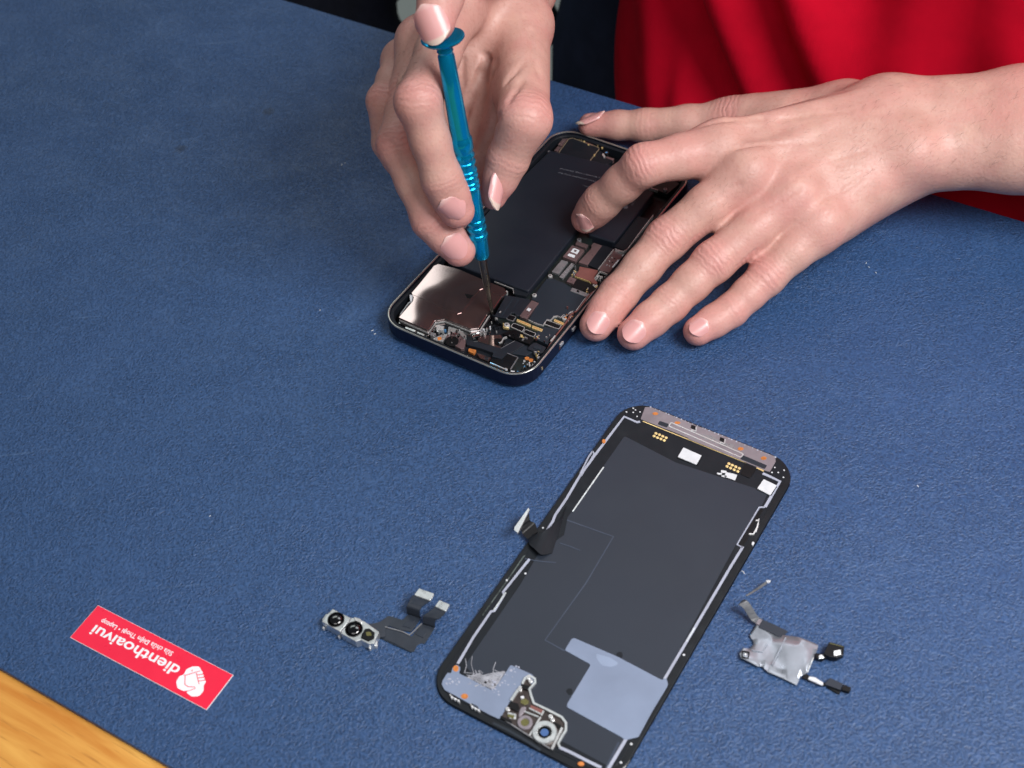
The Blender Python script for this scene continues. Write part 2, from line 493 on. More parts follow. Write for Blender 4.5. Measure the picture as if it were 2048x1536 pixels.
# ---- batteries
z = 6.0
bp = [(1057, 583), (1149, 468), (1262, 340), (1100, 300), (985, 412), (893, 522)]
bo = w.plate('battery', 'P', bp, 2.0, z, BATT, r=1.4, bev=.55)
bp2 = [(1176, 468), (1229, 485), (1309, 384), (1246, 358)]
b2 = w.plate('battery', 'P', bp2, 2.0, z - .1, BATT, r=1.2, bev=.6, label='smaller second battery block under the index finger')
w.bar('tray_edge', 'C', [(1215, 385), (1350, 425), (1420, 380), (1560, 190), (1700, 5), (1830, -160)], .28, 3.2, 5.9, STEEL)
w.plate('tray_wall', 'C', [(1200, 350), (1270, 270), (1580, -150), (1810, -80), (1700, 0), (1400, 380), (1345, 405)], 2.0, 4.6, BLACK)
w.bar('tray_edge', 'E', [(1290, 800), (1455, 852)], .35, 4.5, 6.2, STEEL)
w.plate('battery_pull_tab', 'A', [(1010, 360), (1190, 430), (1200, 480), (1300, 500), (1330, 470), (1310, 450), (880, 280)], 2.0, 4.8, BLACK, r=.3)
w.bar('battery_wire', 'A', [(1020, 368), (1185, 432), (1190, 472)], .22, 4.6, 5.2, STEEL)

# print on the batteries (reads from the far end of the phone)
def btext(body, px0, px1, zz, size, par):
    a0 = np.array(w.fr.at(*px0, zz)); a1 = np.array(w.fr.at(*px1, zz)); d = a1 - a0
    text_mesh('print', body, size, PRINT, par, tuple(a0), math.atan2(d[1], d[0]), zz + .01, width=np.linalg.norm(d))
btext('Authorized Service Provider only. Potential', (1258, 368), (1121, 336), 6.0, 1.1, ph)
btext('Use authorized service provider only for', (1254, 378), (1117, 344), 6.0, 1.1, ph)
btext('Li-ion', (1180, 374), (1167, 370), 6.0, 1.1, ph)
btext('Li-ion  3.8V', (1276, 387), (1261, 410), 5.9, 1.5, ph)
# round fruit-shaped mark with a bite on the small battery
def fruit(cx, cy, s, rot):
    pts = []
    for k in range(28):
        a_ = 2 * math.pi * k / 28
        r = 1 + .10 * math.cos(2 * a_) - .16 * max(0, math.cos(a_ - math.pi / 2)) ** 8 - .07 * max(0, math.cos(a_ + math.pi / 2)) ** 10
        x, y = r * math.cos(a_) * .92, r * math.sin(a_)
        dx, dy = x - 1.25, y - .12; dd = math.hypot(dx, dy)
        if dd < .55: x, y = 1.25 + dx / dd * .55, .12 + dy / dd * .55
        pts.append((x, y))
    leaf = [(.02, 1.05), (.1, 1.4), (.42, 1.62), (.36, 1.28)]
    c_, s_ = math.cos(rot), math.sin(rot); q = Acc()
    for poly in (pts, leaf):
        q.add(prism_data([(cx + s * (c_ * x - s_ * y), cy + s * (s_ * x + c_ * y)) for x, y in poly], 5.9, 5.93, 0))
    q.build('round_mark', PRINT, ph)
fx, fy = w.fr.at(1251, 414, 5.9); fruit(fx, fy, 1.15, math.pi * .75 - .6211 + .62)

# ---- camera cover plate at the near left
cov = [(520, 212), (700, 258), (900, 345), (1105, 425), (1130, 465), (1085, 505), (1020, 600), (965, 645), (880, 780), (800, 788), (640, 725), (570, 700), (488, 712), (425, 805), (165, 690), (290, 545), (298, 512), (280, 470), (345, 395), (480, 228)]
cv = w.plate('camera_cover', 'A', cov, 5.35, 6.35, NICKEL, r=.5, bev=.16)
for off, wd, zt, mt in ((10, .9, 5.2, BLACKER), (20, .22, 5.25, STEEL), (34, .8, 4.4, BLACKER), (46, .25, 4.5, MIRROR)):  # dark and bright bars imitate alternating glints along the lip
    w.bar('lower_lip', 'A', [(172, 692 + off), (428, 806 + off), (492 + off * .2, 713 + off), (572, 702 + off), (640, 727 + off), (800, 790 + off), (884 + off * .2, 782 + off), (968 + off * .35, 648 + off)], wd, 2.4, zt, mt)
w.plate('side_clip', 'A', [(800, 800), (880, 790), (890, 815), (815, 835)], 3.8, 5.0, MIRROR, r=.2)
w.plate('side_clip', 'A', [(815, 850), (895, 830), (900, 850), (825, 870)], 3.2, 4.4, MIRROR, r=.2)
w.bar('embossed_line', 'A', [(290, 482), (500, 570), (690, 655), (722, 645), (885, 440), (915, 430), (1090, 500)], .38, 6.3, 6.47, NICKEL, parent=cv)
w.plate('tiny_mark', 'A', [(755, 478), (828, 490), (800, 525), (775, 518)], 6.3, 6.4, BLACKER, r=.1, bev=0, parent=cv)
w.bar('left_rail', 'A', [(478, 232), (345, 378)], .4, 4.5, 5.9, STEEL)
w.bar('left_rail', 'A', [(300, 500), (275, 545), (250, 565), (180, 665)], .45, 3.5, 5.2, STEELD)
w.plate('spring_clip', 'A', [(262, 485), (292, 490), (285, 540), (268, 540)], 4.5, 6.3, WHITE, r=.2)

# ---- logic board zone
w.plate('logic_board', 'B', [(940, 60), (1000, -100), (1330, -560), (1560, -450), (1660, 80), (1480, 400), (1080, 960), (930, 1030), (560, 900), (330, 790), (200, 650), (330, 370), (640, 400)], 1.8, 3.6, BOARD, r=.5)
sh = [(930, 120), (1000, 110), (1190, 190), (1290, 260), (1480, 372), (1350, 560), (1270, 580), (1230, 630), (1130, 650), (1040, 640), (985, 700), (940, 690), (880, 770), (680, 690), (820, 452), (715, 405)]
w.plate('shield_sheet', 'B', sh, 3.4, 4.4, SHEET, r=.3, bev=.12)
w.bar('shield_edge', 'B', [(676, 694), (765, 735), (878, 772), (938, 690), (984, 702), (1035, 645), (1085, 640), (1130, 662), (1165, 625), (1215, 640), (1262, 585), (1300, 572)], .3, 3.4, 4.42, STEEL)
w.bar('shield_edge', 'B', [(1345, 562), (1470, 390)], .28, 3.4, 4.42, STEEL)
fx_ = w.plate('battery_flex', 'B', [(345, 345), (480, 370), (690, 405), (705, 430), (560, 640), (510, 640), (480, 600), (440, 600), (370, 670), (200, 645), (330, 400)], 3.9, 4.6, INFLEX, r=.5, bev=.2)
for poly in ([(460, 395), (300, 640)], [(540, 410), (470, 520)]):
    w.bar('crease', 'B', poly, .5, 4.5, 4.68, SHEET, parent=fx_)
w.plate('connector_cover', 'B', [(722, 416), (822, 458), (652, 680), (550, 640)], 3.6, 4.9, ROSE, r=.3, bev=.2)
w.plate('cover_print', 'B', [(672, 528), (716, 545), (690, 578), (650, 560)], 4.86, 4.92, WHITE, r=.1, bev=0)
for q in ([(520, 680), (715, 760), (700, 792), (508, 712)], [(732, 770), (880, 825), (862, 862), (720, 806)], [(1040, 680), (1182, 740), (1168, 772), (1028, 712)]):
    c = w.plate('gold_connector', 'B', q, 3.5, 4.4, GOLD, r=.2, bev=.1)
    (x0, y0), (x1, y1), (x2, y2), (x3, y3) = w.p('B', q, 4.45)
    mid = [((x0 * .88 + x1 * .12 + x3 * .88 + x2 * .12) / 2, (y0 * .88 + y1 * .12 + y3 * .88 + y2 * .12) / 2), ((x1 * .88 + x0 * .12 + x2 * .88 + x3 * .12) / 2, (y1 * .88 + y0 * .12 + y2 * .88 + y3 * .12) / 2)]
    mesh('slot', *bar_data(mid, .25, 4.35, 4.47), ORANGE, c)
for q in ([(392, 618), (505, 650), (462, 716), (372, 682)], [(470, 742), (628, 802), (592, 862), (430, 792)], [(640, 830), (782, 886), (752, 938), (600, 872)], [(930, 700), (1138, 772), (1102, 826), (900, 756)]):
    c = w.plate('chip', 'B', q, 3.2, 4.3, BLACKER, r=.35, bev=.1)
    P4 = w.p('B', q, 4.3); P4 = fillet(P4, .5, 3); mesh('chip_outline', *bar_data(P4 + [P4[0]], .24, 3.9, 4.36), STEELD if q[0][0] < 400 else STEEL, c)
for x, y, r in ((380, 765, 1.15), (1180, 665, 1.05), (760, 345, 1.0), (980, 75, .95), (1605, 205, .95), (366, 302, .7)):
    w.screw('B', x, y, r, 3.5, 5.0, STEEL, BLACKER)
w.bar('screw_tab', 'B', [(330, 740), (330, 795), (400, 810)], .5, 3.6, 4.6, GOLD)
w.bar('screw_tab', 'B', [(1590, 230), (1620, 245), (1640, 215)], .4, 3.6, 4.7, GOLD)
# parts further up the board, between the batteries and the middle finger
w.plate('label_shield', 'C', [(520, 320), (722, 402), (577, 592), (365, 512)], 3.4, 5.0, ROSE, r=.3, bev=.2)
w.plate('white_print', 'C', [(545, 372), (642, 408), (600, 472), (495, 430)], 4.96, 5.03, WHITE, r=.15, bev=0)
w.plate('white_print', 'C', [(468, 458), (575, 492), (552, 532), (440, 492)], 4.96, 5.03, WHITE, r=.3, bev=0)
w.plate('print_gap', 'C', [(560, 395), (600, 410), (580, 440), (545, 425)], 5.0, 5.05, ROSE, r=.1, bev=0)
w.plate('small_shield', 'C', [(600, 258), (782, 320), (742, 372), (568, 312)], 3.4, 4.8, ROSE, r=.2)
w.plate('long_shield', 'C', [(865, 285), (1003, 330), (770, 650), (620, 600), (835, 370), (825, 330)], 3.4, 4.9, ROSE, r=.2)
w.plate('black_flex', 'C', [(1010, 322), (1192, 380), (942, 714), (772, 642)], 3.4, 4.85, BLACK, r=.2)
w.bar('bright_seam', 'C', [(1193, 388), (940, 712)], .25, 4.0, 5.0, STEEL)
w.plate('sim_shield', 'C', [(1205, 400), (1275, 430), (1265, 452), (1400, 512), (1350, 605), (1230, 752), (1150, 772), (975, 735), (960, 700)], 3.4, 4.7, ROSE, r=.2)
w.plate('white_sticker', 'C', [(1260, 560), (1325, 592), (1222, 718), (1160, 680)], 4.66, 4.74, WHITE, r=.4, bev=0)
for x, y in ((1165, 525), (1210, 540), (1125, 580), (1170, 600), (1082, 640), (1125, 655)):
    w.disc('contact_dot', 'C', x, y, .28, 4.6, 4.95, STEEL if x in (1165, 1125, 1082) else BLACKER, n=10)
w.plate('copper_shield', 'C', [(640, 668), (942, 730), (872, 852), (905, 900), (935, 930), (900, 960), (845, 935), (800, 900), (560, 815), (620, 740)], 3.8, 5.3, COPPER, r=.3, bev=.15)
w.bar('copper_edge', 'C', [(560, 825), (800, 912), (820, 945)], .2, 4.2, 5.0, GOLD)
w.plate('small_chip', 'C', [(488, 832), (592, 872), (540, 955), (428, 912)], 3.4, 4.9, ROSE, r=.2)
w.disc('chip_dot', 'C', 503, 893, .25, 4.85, 4.93, BLACKER, n=8)
w.plate('black_flex', 'C', [(598, 862), (830, 952), (910, 1022), (800, 1125), (520, 1005)], 3.4, 4.75, BLACKER, r=.3)
w.plate('silver_connector', 'C', [(520, 1008), (805, 1112), (772, 1168), (487, 1062)], 3.4, 4.95, STEELD, r=.25, bev=.2)
w.plate('dark_shield', 'C', [(350, 560), (455, 592), (302, 792), (188, 752)], 3.4, 4.6, STEELD, r=.2)
c = w.plate('board_connector', 'C', [(508, 610), (557, 632), (372, 862), (315, 832)], 3.4, 4.5, STEELD, r=.2)
for k in range(6):
    f0 = k / 5; x0, y0 = 515 - 185 * f0, 640 + 205 * f0
    w.bar('pin', 'C', [(x0 - 14, y0 - 10), (x0 + 26, y0 + 8)], .12, 4.45, 4.56, STEEL, parent=c)
w.screw('C', 632, 232, 1.0, 3.4, 4.9, STEELD, BLACKER)
w.bar('bracket', 'C', [(1090, 790), (970, 745), (880, 870), (905, 885), (960, 810)], .35, 4.2, 5.2, STEEL)
w.plate('bracket_pad', 'C', [(970, 820), (1020, 830), (1010, 850), (960, 842)], 4.2, 5.0, STEEL, r=.2)
w.plate('bracket_pad', 'C', [(1380, 455), (1440, 470), (1400, 525), (1320, 490)], 4.2, 5.3, WHITE, r=.2)
# right hand rail with copper flex and clips
w.bar('rail_flex', 'A', [(1480, 985), (1560, 860), (1660, 730), (1700, 660), (1770, 620), (1860, 490), (1930, 440)], .55, 3.0, 5.4, COPPER)
w.bar('rail_edge', 'A', [(1500, 985), (1600, 860), (1690, 745), (1800, 600), (1870, 500), (1960, 400)], .34, 3.0, 6.1, STEEL)
w.bar('rail_edge', 'A', [(1520, 900), (1560, 850)], .5, 3.0, 6.0, STEEL)
w.bar('rail_edge', 'A', [(1745, 690), (1800, 640)], .4, 3.0, 6.0, STEEL)
w.bar('rail_edge', 'E', [(1230, 1390), (1330, 1300), (1480, 1090), (1570, 985)], .4, 3.0, 5.6, STEELD)
a = Acc()
for k in range(22):
    f0 = k / 21; x = 1235 + 350 * f0 + rng.normal(0, 9); y = 1420 - 440 * f0 + rng.normal(0, 9)
    (x, y), = w.p('E', [(x, y)], 4.5); s_ = rng.uniform(.2, .55)
    a.add(prism_data([(x - s_, y - s_ * .6), (x + s_, y - s_ * .6), (x + s_, y + s_ * .6), (x - s_, y + s_ * .6)], 3, 4.2 + rng.uniform(.2, 1), .08), int(rng.integers(0, 3)))
a.build('edge_components', [STEEL, COPPER, BOARD], ph, kind='stuff')

# ---- near strip: brackets, flexes, black camera foam
w.plate('floor_plate', 'A', [(160, 700), (430, 830), (600, 760), (880, 830), (1080, 760), (1350, 900), (1480, 960), (1430, 1130), (1300, 1200), (1130, 1190), (900, 1070), (560, 940), (230, 800)], 1.6, 2.6, BLACK, r=.6)
w.plate('lens_bracket', 'A', [(585, 872), (600, 838), (640, 800), (690, 790), (745, 840), (765, 900), (750, 965), (720, 970), (665, 940)], 2.4, 4.0, ROSE, r=.5)
w.plate('lens_bracket', 'A', [(465, 880), (560, 835), (600, 838), (560, 905), (500, 895)], 2.4, 4.1, SILVERW, r=.3)
w.disc('black_foam', 'A', 640, 898, 2.75, 3.0, 4.5, BLACKER, n=26)
w.plate('silver_bracket', 'A', [(610, 770), (720, 800), (770, 850), (750, 880), (700, 820), (640, 815), (600, 840)], 2.6, 4.4, SILVERW, r=.3)
w.plate('orange_pad', 'A', [(510, 865), (545, 862), (550, 885), (515, 892)], 3.9, 4.2, ORANGE, r=.3, bev=.05)
w.plate('silver_plate', 'A', [(880, 862), (960, 850), (1075, 842), (1085, 870), (1030, 890), (1020, 925), (1085, 950), (1062, 962), (870, 900)], 2.6, 4.0, NICKEL, r=.4)
w.plate('near_flex', 'A', [(765, 888), (880, 908), (1080, 965), (1198, 892), (1292, 932), (1160, 1010), (1085, 1062), (995, 1035), (1010, 1005), (900, 965), (770, 930)], 2.6, 4.3, INFLEX, r=.35)
w.bar('flex_edge', 'A', [(1075, 965), (1198, 897)], .2, 4.2, 4.4, STEELD)
w.plate('black_hook', 'A', [(1012, 885), (1045, 870), (1090, 895), (1120, 880), (1085, 940), (1050, 935), (1020, 915)], 3.6, 4.5, BLACKER, r=.3)
w.bar('silver_hook', 'A', [(1130, 860), (1100, 870), (1085, 905), (1060, 915)], .45, 4.0, 4.9, STEEL)
w.plate('black_square_cover', 'A', [(985, 1052), (1080, 1062), (1135, 1012), (1225, 1046), (1150, 1152), (975, 1082)], 2.6, 4.4, BLACKER, r=.5)
w.bar('cover_edge', 'A', [(1132, 1006), (1228, 1044), (1160, 1152)], .32, 3.8, 4.5, STEELD)
w.plate('pale_plate', 'A', [(858, 1002), (988, 1048), (962, 1078), (888, 1050)], 2.6, 4.3, NICKEL, r=.3)
w.plate('orange_pad', 'A', [(790, 962), (858, 978), (838, 1012), (785, 988)], 3.0, 4.2, ORANGE, r=.4)
w.plate('corner_board', 'A', [(1235, 1052), (1390, 1078), (1405, 1120), (1350, 1180), (1290, 1200), (1165, 1160)], 2.4, 3.9, BOARD, r=.3)
for q in ([(1285, 1050), (1300, 1036), (1330, 1042), (1325, 1066), (1300, 1068)], [(1322, 1064), (1335, 1052), (1368, 1060), (1355, 1085), (1330, 1084)]):
    w.plate('copper_spot', 'A', q, 3.85, 4.05, ORANGE, r=.5, bev=.05)
w.plate('dark_block', 'B', [(705, 1038), (780, 1008), (925, 1075), (895, 1140), (850, 1165), (805, 1150), (655, 1100)], 2.6, 4.6, INFLEX, r=.5, bev=.25)
w.plate('block_pad', 'B', [(772, 1040), (872, 1080), (842, 1112), (735, 1085)], 4.5, 4.95, SHEET, r=.4)
w.plate('camera_flex', 'A', [(1085, 832), (1200, 792), (1385, 872), (1330, 925), (1235, 895)], 2.6, 4.0, BLACKER, r=.3)
w.plate('power_board', 'A', [(1345, 860), (1460, 770), (1600, 795), (1490, 930)], 2.6, 4.3, SHEET, r=.3)
w.plate('small_board', 'A', [(1160, 1008), (1290, 940), (1380, 985), (1300, 1030)], 2.4, 3.7, SHEET, r=.3)
w.screw('A', 1128, 750, 1.15, 4.0, 5.3, STEEL, BLACKER)
for q, m_ in (([(225, 768), (322, 802), (300, 832), (215, 798)], SILVERW), ([(332, 812), (400, 838), (372, 856), (322, 840)], SILVERW), ([(500, 750), (570, 765), (565, 800), (500, 800)], STEEL), ([(450, 815), (500, 830), (480, 850), (445, 848)], STEELD)):
    w.plate('ground_clip', 'A', q, 2.6, 5.2, m_, r=.3, bev=.2)
for x, y, r in ((1120, 1150, .75), (1415, 1045, .7), (1120, 458, .7), (1425, 1075, .6)):
    w.screw('A', x, y, r, 3.4, 5.4, STEEL, STEELD)
w.plate('white_chip', 'A', [(1165, 1160), (1200, 1165), (1195, 1192), (1158, 1186)], 3.5, 4.5, WHITE, r=.15)
def cluster(name, zone, cx, cy, rx, ry, n, z0, z1, mats, smin_=.15, smax=.45):
    a = Acc()
    for k in range(n):
        (x, y), = w.p(zone, [(cx + rng.normal(0, rx), cy + rng.normal(0, ry))], z1)
        s_ = rng.uniform(smin_, smax); q = rng.choice([0, 1.57]) + .05
        c_, d_ = math.cos(q), math.sin(q)
        a.add(prism_data([(x + c_ * i * s_ - d_ * j * s_ * .55, y + d_ * i * s_ + c_ * j * s_ * .55) for i, j in ((-1, -1), (1, -1), (1, 1), (-1, 1))], z0, z1 + rng.uniform(-.3, .5), .05), int(rng.integers(0, len(mats))))
    a.build(name, mats, ph, kind='stuff')
BLUEC = M('bluish_component', rgb(90, 150, 200), .3, .2)
cluster('tiny_components', 'A', 1335, 1118, 30, 20, 26, 3.6, 4.3, [STEEL, WHITE, BLACKER, BLUEC])
cluster('tiny_components', 'A', 1250, 1178, 35, 10, 18, 3.6, 4.3, [STEEL, WHITE, BLACKER, BLUEC])
cluster('bracket_pieces', 'A', 690, 845, 45, 26, 22, 3.6, 4.9, [MIRROR, MIRROR, BLACKER, STEEL])
cluster('bracket_pieces', 'A', 930, 815, 45, 28, 26, 3.2, 4.9, [MIRROR, STEEL, WHITE, BLACKER])
cluster('bracket_pieces', 'A', 520, 800, 45, 22, 20, 2.8, 4.2, [MIRROR, STEEL, BLUEC, BLACKER])
cluster('bracket_pieces', 'A', 1405, 1050, 18, 40, 20, 3.2, 4.9, [STEEL, STEELD, GOLD, BLACKER])
cluster('board_pieces', 'C', 560, 760, 25, 60, 16, 3.5, 4.8, [STEEL, STEELD, GOLD, BLACKER])
cluster('board_pieces', 'C', 1020, 900, 40, 50, 14, 3.5, 4.6, [STEEL, BLACKER, BLACK])
cluster('board_pieces', 'B', 800, 920, 20, 28, 12, 3.5, 4.6, [STEEL, GOLD, COPPER])
cluster('board_pieces', 'B', 1290, 650, 40, 30, 12, 3.5, 5.0, [STEEL, COPPER, ORANGE])
cluster('rail_pieces', 'A', 1560, 900, 45, 40, 16, 3.4, 5.2, [MIRROR, STEEL, COPPER, BLACKER])
cluster('rail_pieces', 'A', 1700, 690, 40, 40, 14, 3.4, 5.4, [MIRROR, STEEL, COPPER, BLACKER])
cluster('rail_pieces', 'A', 1850, 470, 40, 40, 12, 3.4, 5.2, [MIRROR, STEEL, GOLD, BLACKER])
cluster('flex_pieces', 'B', 560, 930, 60, 30, 14, 3.2, 4.4, [STEELD, GOLD, BLACKER, BLACK], .2, .6)
cluster('flex_pieces', 'A', 1010, 700, 30, 40, 14, 3.2, 4.6, [MIRROR, STEEL, BLACKER, BLACK], .2, .6)
# front inner lip with its slots
w.plate('inner_lip', 'A', [(480, 905), (620, 950), (850, 1040), (840, 1062), (600, 972), (478, 925)], 4.4, 5.6, BLACKER, r=.2)
w.bar('lip_edge', 'A', [(980, 1090), (1120, 1150)], .45, 4.6, 6.2, STEEL)

# ---- far end: loudspeaker box and its flexes
w.plate('speaker_box', 'D', [(735, 470), (840, 455), (1010, 530), (1540, 715), (1225, 1120), (455, 855)], 2.0, 5.2, BLACK, r=1.2, bev=.25)
SPK = w.p('D', [(740, 478), (845, 462), (1010, 530), (1535, 720), (1225, 1112), (468, 852)], 5.25); SPK = fillet(SPK, 1.6, 4)
mesh('speaker_outline', *bar_data(SPK + [SPK[0]], .24, 5.0, 5.32), TRIM, ph)
w.plate('pink_flex', 'D', [(458, 622), (610, 450), (720, 415), (900, 418), (880, 440), (740, 450), (690, 490), (562, 658)], 3.0, 4.8, ROSE, r=.3)
w.plate('pink_flex', 'D', [(458, 665), (560, 695), (450, 812), (360, 775)], 3.0, 4.8, ROSE, r=.2)
w.plate('pink_flex', 'D', [(1690, 925), (1900, 985), (1870, 1035), (1680, 965)], 3.0, 5.0, ROSE, r=.2)
w.plate('speaker_module', 'D', [(1545, 770), (1640, 930), (1860, 1040), (1560, 1300), (1240, 1120)], 2.0, 4.8, BLACK, r=.5)
w.plate('corner_block', 'D', [(1690, 1100), (1760, 1130), (1660, 1270), (1590, 1250)], 2.0, 5.6, SHEET, r=.3)
for q in ([(930, 395), (965, 400), (1025, 475), (1005, 490)], [(1395, 562), (1420, 565), (1500, 640), (1480, 655)]):
    w.plate('gold_spring', 'D', q, 4.6, 5.6, GOLD, r=.2)
for x, y in ((1130, 540), (1240, 622), (1200, 1105), (1590, 700), (1390, 885), (1070, 490)):
    w.disc('gold_dot', 'D', x, y, .42, 4.8, 5.6, GOLD, n=10)
w.plate('copper_strip', 'D', [(1150, 545), (1380, 600), (1350, 640), (1180, 590)], 3.0, 5.0, COPPER, r=.2)
w.disc('small_lens', 'D', 1700, 825, 1.25, 3.0, 5.4, LENSB, n=18)
w.disc('lens_glint', 'D', 1700, 825, .6, 5.3, 5.46, BLUEC, n=12)
w.plate('silver_clip', 'D', [(1600, 850), (1640, 860), (1670, 930), (1640, 955), (1590, 900)], 3.6, 5.6, STEEL, r=.3)
w.bar('silver_clip', 'D', [(200, 800), (260, 800), (400, 885)], .6, 3.6, 5.4, STEELD)
w.screw('E', 1540, 840, .9, 3.4, 5.4, STEELD, BLACKER)
w.plate('far_board', 'E', [(1380, 720), (1560, 700), (1700, 780), (1560, 900), (1470, 860), (1300, 790)], 2.0, 4.4, BOARD, r=.5)
w.screw('B', -415, -110, .8, 3.4, 5.2, STEEL, BLACKER)
# ------------------------------------------------------------------ the display module lying face down
RIDGE = M('film_fold', rgb(54, 63, 80), .4, 0, .05)
PITM = M('dark_housing', rgb(74, 66, 64), .35, .6, .2, 300)
THIN = M('thin_adhesive', rgb(134, 148, 173), .5, 0, .05)
SC_LOC, SC_ROT = (32.99, 273.766, 0), (0, 0, -.6036)
sn = empty('phone_screen', SC_LOC, SC_ROT, 'removed phone display lying face down with grey adhesive and bare metal on its back', 'phone screen')
w = Work(sn, Frame(SC_LOC, SC_ROT))
mesh('cover_glass', *prism_data(rrect(71.5, 146.7, 11.5), .02, .75, .25), GLASS, sn)
mesh('plastic_frame', *prism_data(rrect(71.3, 146.5, 11.4, .15), .7, 1.35, .2), EDGE, sn)
mesh('display_panel', *prism_data(rrect(66.5, 141.5, 7.5), 1.3, 1.55, .08), BLACK, sn)
film = w.plate('back_film', 'P', [(1249, 872), (1352, 925), (1536, 985), (1512, 1035), (1470, 1092), (1326, 1360), (1262, 1458), (1218, 1533), (1108, 1474), (990, 1405), (930, 1330), (1040, 1170), (1078, 1105), (1128, 1070), (1135, 1035)], 1.5, 1.64, NAVYFILM, r=.8, bev=.04)
# raised outline and creases of the film
w.bar('film_ridge', 'P', [(1134, 1040), (1227, 1073), (1172, 1166), (1090, 1280), (1130, 1302)], .5, 1.58, 1.70, RIDGE, parent=film)
w.bar('film_ridge', 'F', [(700, -10), (820, 10), (930, 18)], .4, 1.58, 1.72, RIDGE, parent=film)
w.bar('film_ridge', 'H', [(395, 1010), (470, 1035), (530, 1060)], .35, 1.58, 1.72, RIDGE, parent=film)
w.bar('silver_strip', 'H', [(685, 508), (480, 802)], .5, 1.55, 1.8, SILVERW)
w.bar('film_ridge', 'F', [(1395, 1345), (1300, 1536)], .6, 1.58, 1.7, RIDGE, parent=film)
for x, y in ((1395, 705), (1025, 975)):
    w.plate('dark_stain', 'F', [(x - 25, y - 5), (x - 5, y - 28), (x + 25, y - 25), (x + 28, y + 10), (x + 5, y + 28)], 1.6, 1.66, BLACK, r=1, bev=0)

# pale adhesive round the edge
w.bar('adhesive', 'H', [(925, 208), (905, 212), (820, 175), (725, 300), (625, 432), (575, 500), (530, 562), (440, 715), (365, 825), (350, 865), (270, 990)], .95, 1.35, 1.78, PALE)
w.bar('adhesive', 'F', [(735, -8), (640, 110), (540, 235), (548, 255), (475, 375), (450, 380), (320, 570), (205, 765)], .9, 1.35, 1.78, PALE)
w.bar('adhesive', 'H', [(1735, 550), (1760, 560), (1850, 603), (1785, 715), (1752, 772)], 1.05, 1.35, 1.78, PALE)
w.bar('adhesive', 'H', [(1752, 772), (1712, 775), (1566, 1020), (1602, 1040)], .55, 1.35, 1.78, PALE)
w.bar('adhesive', 'P', [(1486, 1093), (1462, 1132), (1395, 1246), (1329, 1358)], .9, 1.35, 1.78, PALE)
w.bar('adhesive', 'F', [(1955, 500), (1895, 600)], .35, 1.4, 1.95, SILVERW)
w.bar('adhesive', 'H', [(612, 402), (622, 420), (575, 500), (540, 565), (530, 550), (585, 440), (612, 402)], .5, 1.35, 1.85, PALE)
w.bar('adhesive', 'F', [(1455, 1310), (1320, 1536), (1300, 1570)], 1.05, 1.35, 1.78, PALE)
w.bar('adhesive', 'G', [(1560, 1268), (1700, 1330), (1953, 1460), (2100, 1530)], 1.0, 1.35, 1.78, PALE)
# black latch recess at the right edge
w.plate('latch_recess', 'H', [(1742, 782), (1718, 785), (1572, 1018), (1604, 1034), (1650, 960), (1690, 880)], 1.4, 1.7, BLACKER, r=.3, bev=.04)
w.bar('latch_wire', 'H', [(1690, 860), (1702, 862), (1712, 850), (1700, 905), (1675, 950), (1645, 950)], .5, 1.5, 2.2, STEEL)
w.bar('latch_wire', 'H', [(1705, 880), (1690, 935)], .5, 1.5, 2.0, WHITE)
w.plate('frame_clip', 'H', [(1665, 1000), (1682, 1005), (1672, 1028), (1662, 1020)], 1.2, 1.9, WHITE, r=.2)

# big grey adhesive patches
w.plate('adhesive_patch', 'F', [(1065, 575), (1390, 715), (1712, 886), (1745, 870), (1758, 915), (1752, 935), (1640, 1120), (1540, 1305), (1440, 1330), (1418, 1310), (1010, 1085), (1012, 1062), (1188, 772), (1000, 668), (1000, 655), (1045, 582)], 1.6, 1.86, PATCH, r=1.0, bev=.07)
w.plate('thin_spot', 'F', [(1225, 690), (1330, 720), (1400, 765), (1340, 790), (1270, 780), (1230, 730)], 1.84, 1.885, THIN, r=2.5, bev=.01)
w.plate('adhesive_patch', 'G', [(22, 450), (30, 400), (100, 290), (145, 305), (158, 235), (215, 185), (262, 222), (262, 255), (245, 302), (450, 405), (672, 520), (720, 490), (830, 330), (920, 192), (1190, 312), (1245, 365), (1240, 420), (1210, 470), (1180, 430), (1170, 345), (1120, 350), (1060, 440), (930, 645), (890, 705), (775, 900), (640, 840), (300, 650), (60, 520)], 1.6, 1.86, PATCH, r=.6, bev=.06)
a = Acc()
for k in range(46):
    (x, y), = w.p('G', [(rng.uniform(540, 980), 0)], 1.86); gx = rng.uniform(0, 1); px_ = 560 + 420 * gx + rng.normal(0, 40); py_ = 640 - 360 * gx + rng.normal(0, 70)
    if k > 30: px_, py_ = rng.uniform(60, 260), rng.uniform(370, 470)
    (x, y), = w.p('G', [(px_, py_)], 1.9); r_ = rng.uniform(.15, .55)
    a.add(disc_data(x, y, r_, 1.8, 1.87 + rng.uniform(.02, .1), .05, 8, rng.uniform(.5, 1)))
a.build('adhesive_wrinkles', [PALE], sn, kind='stuff')
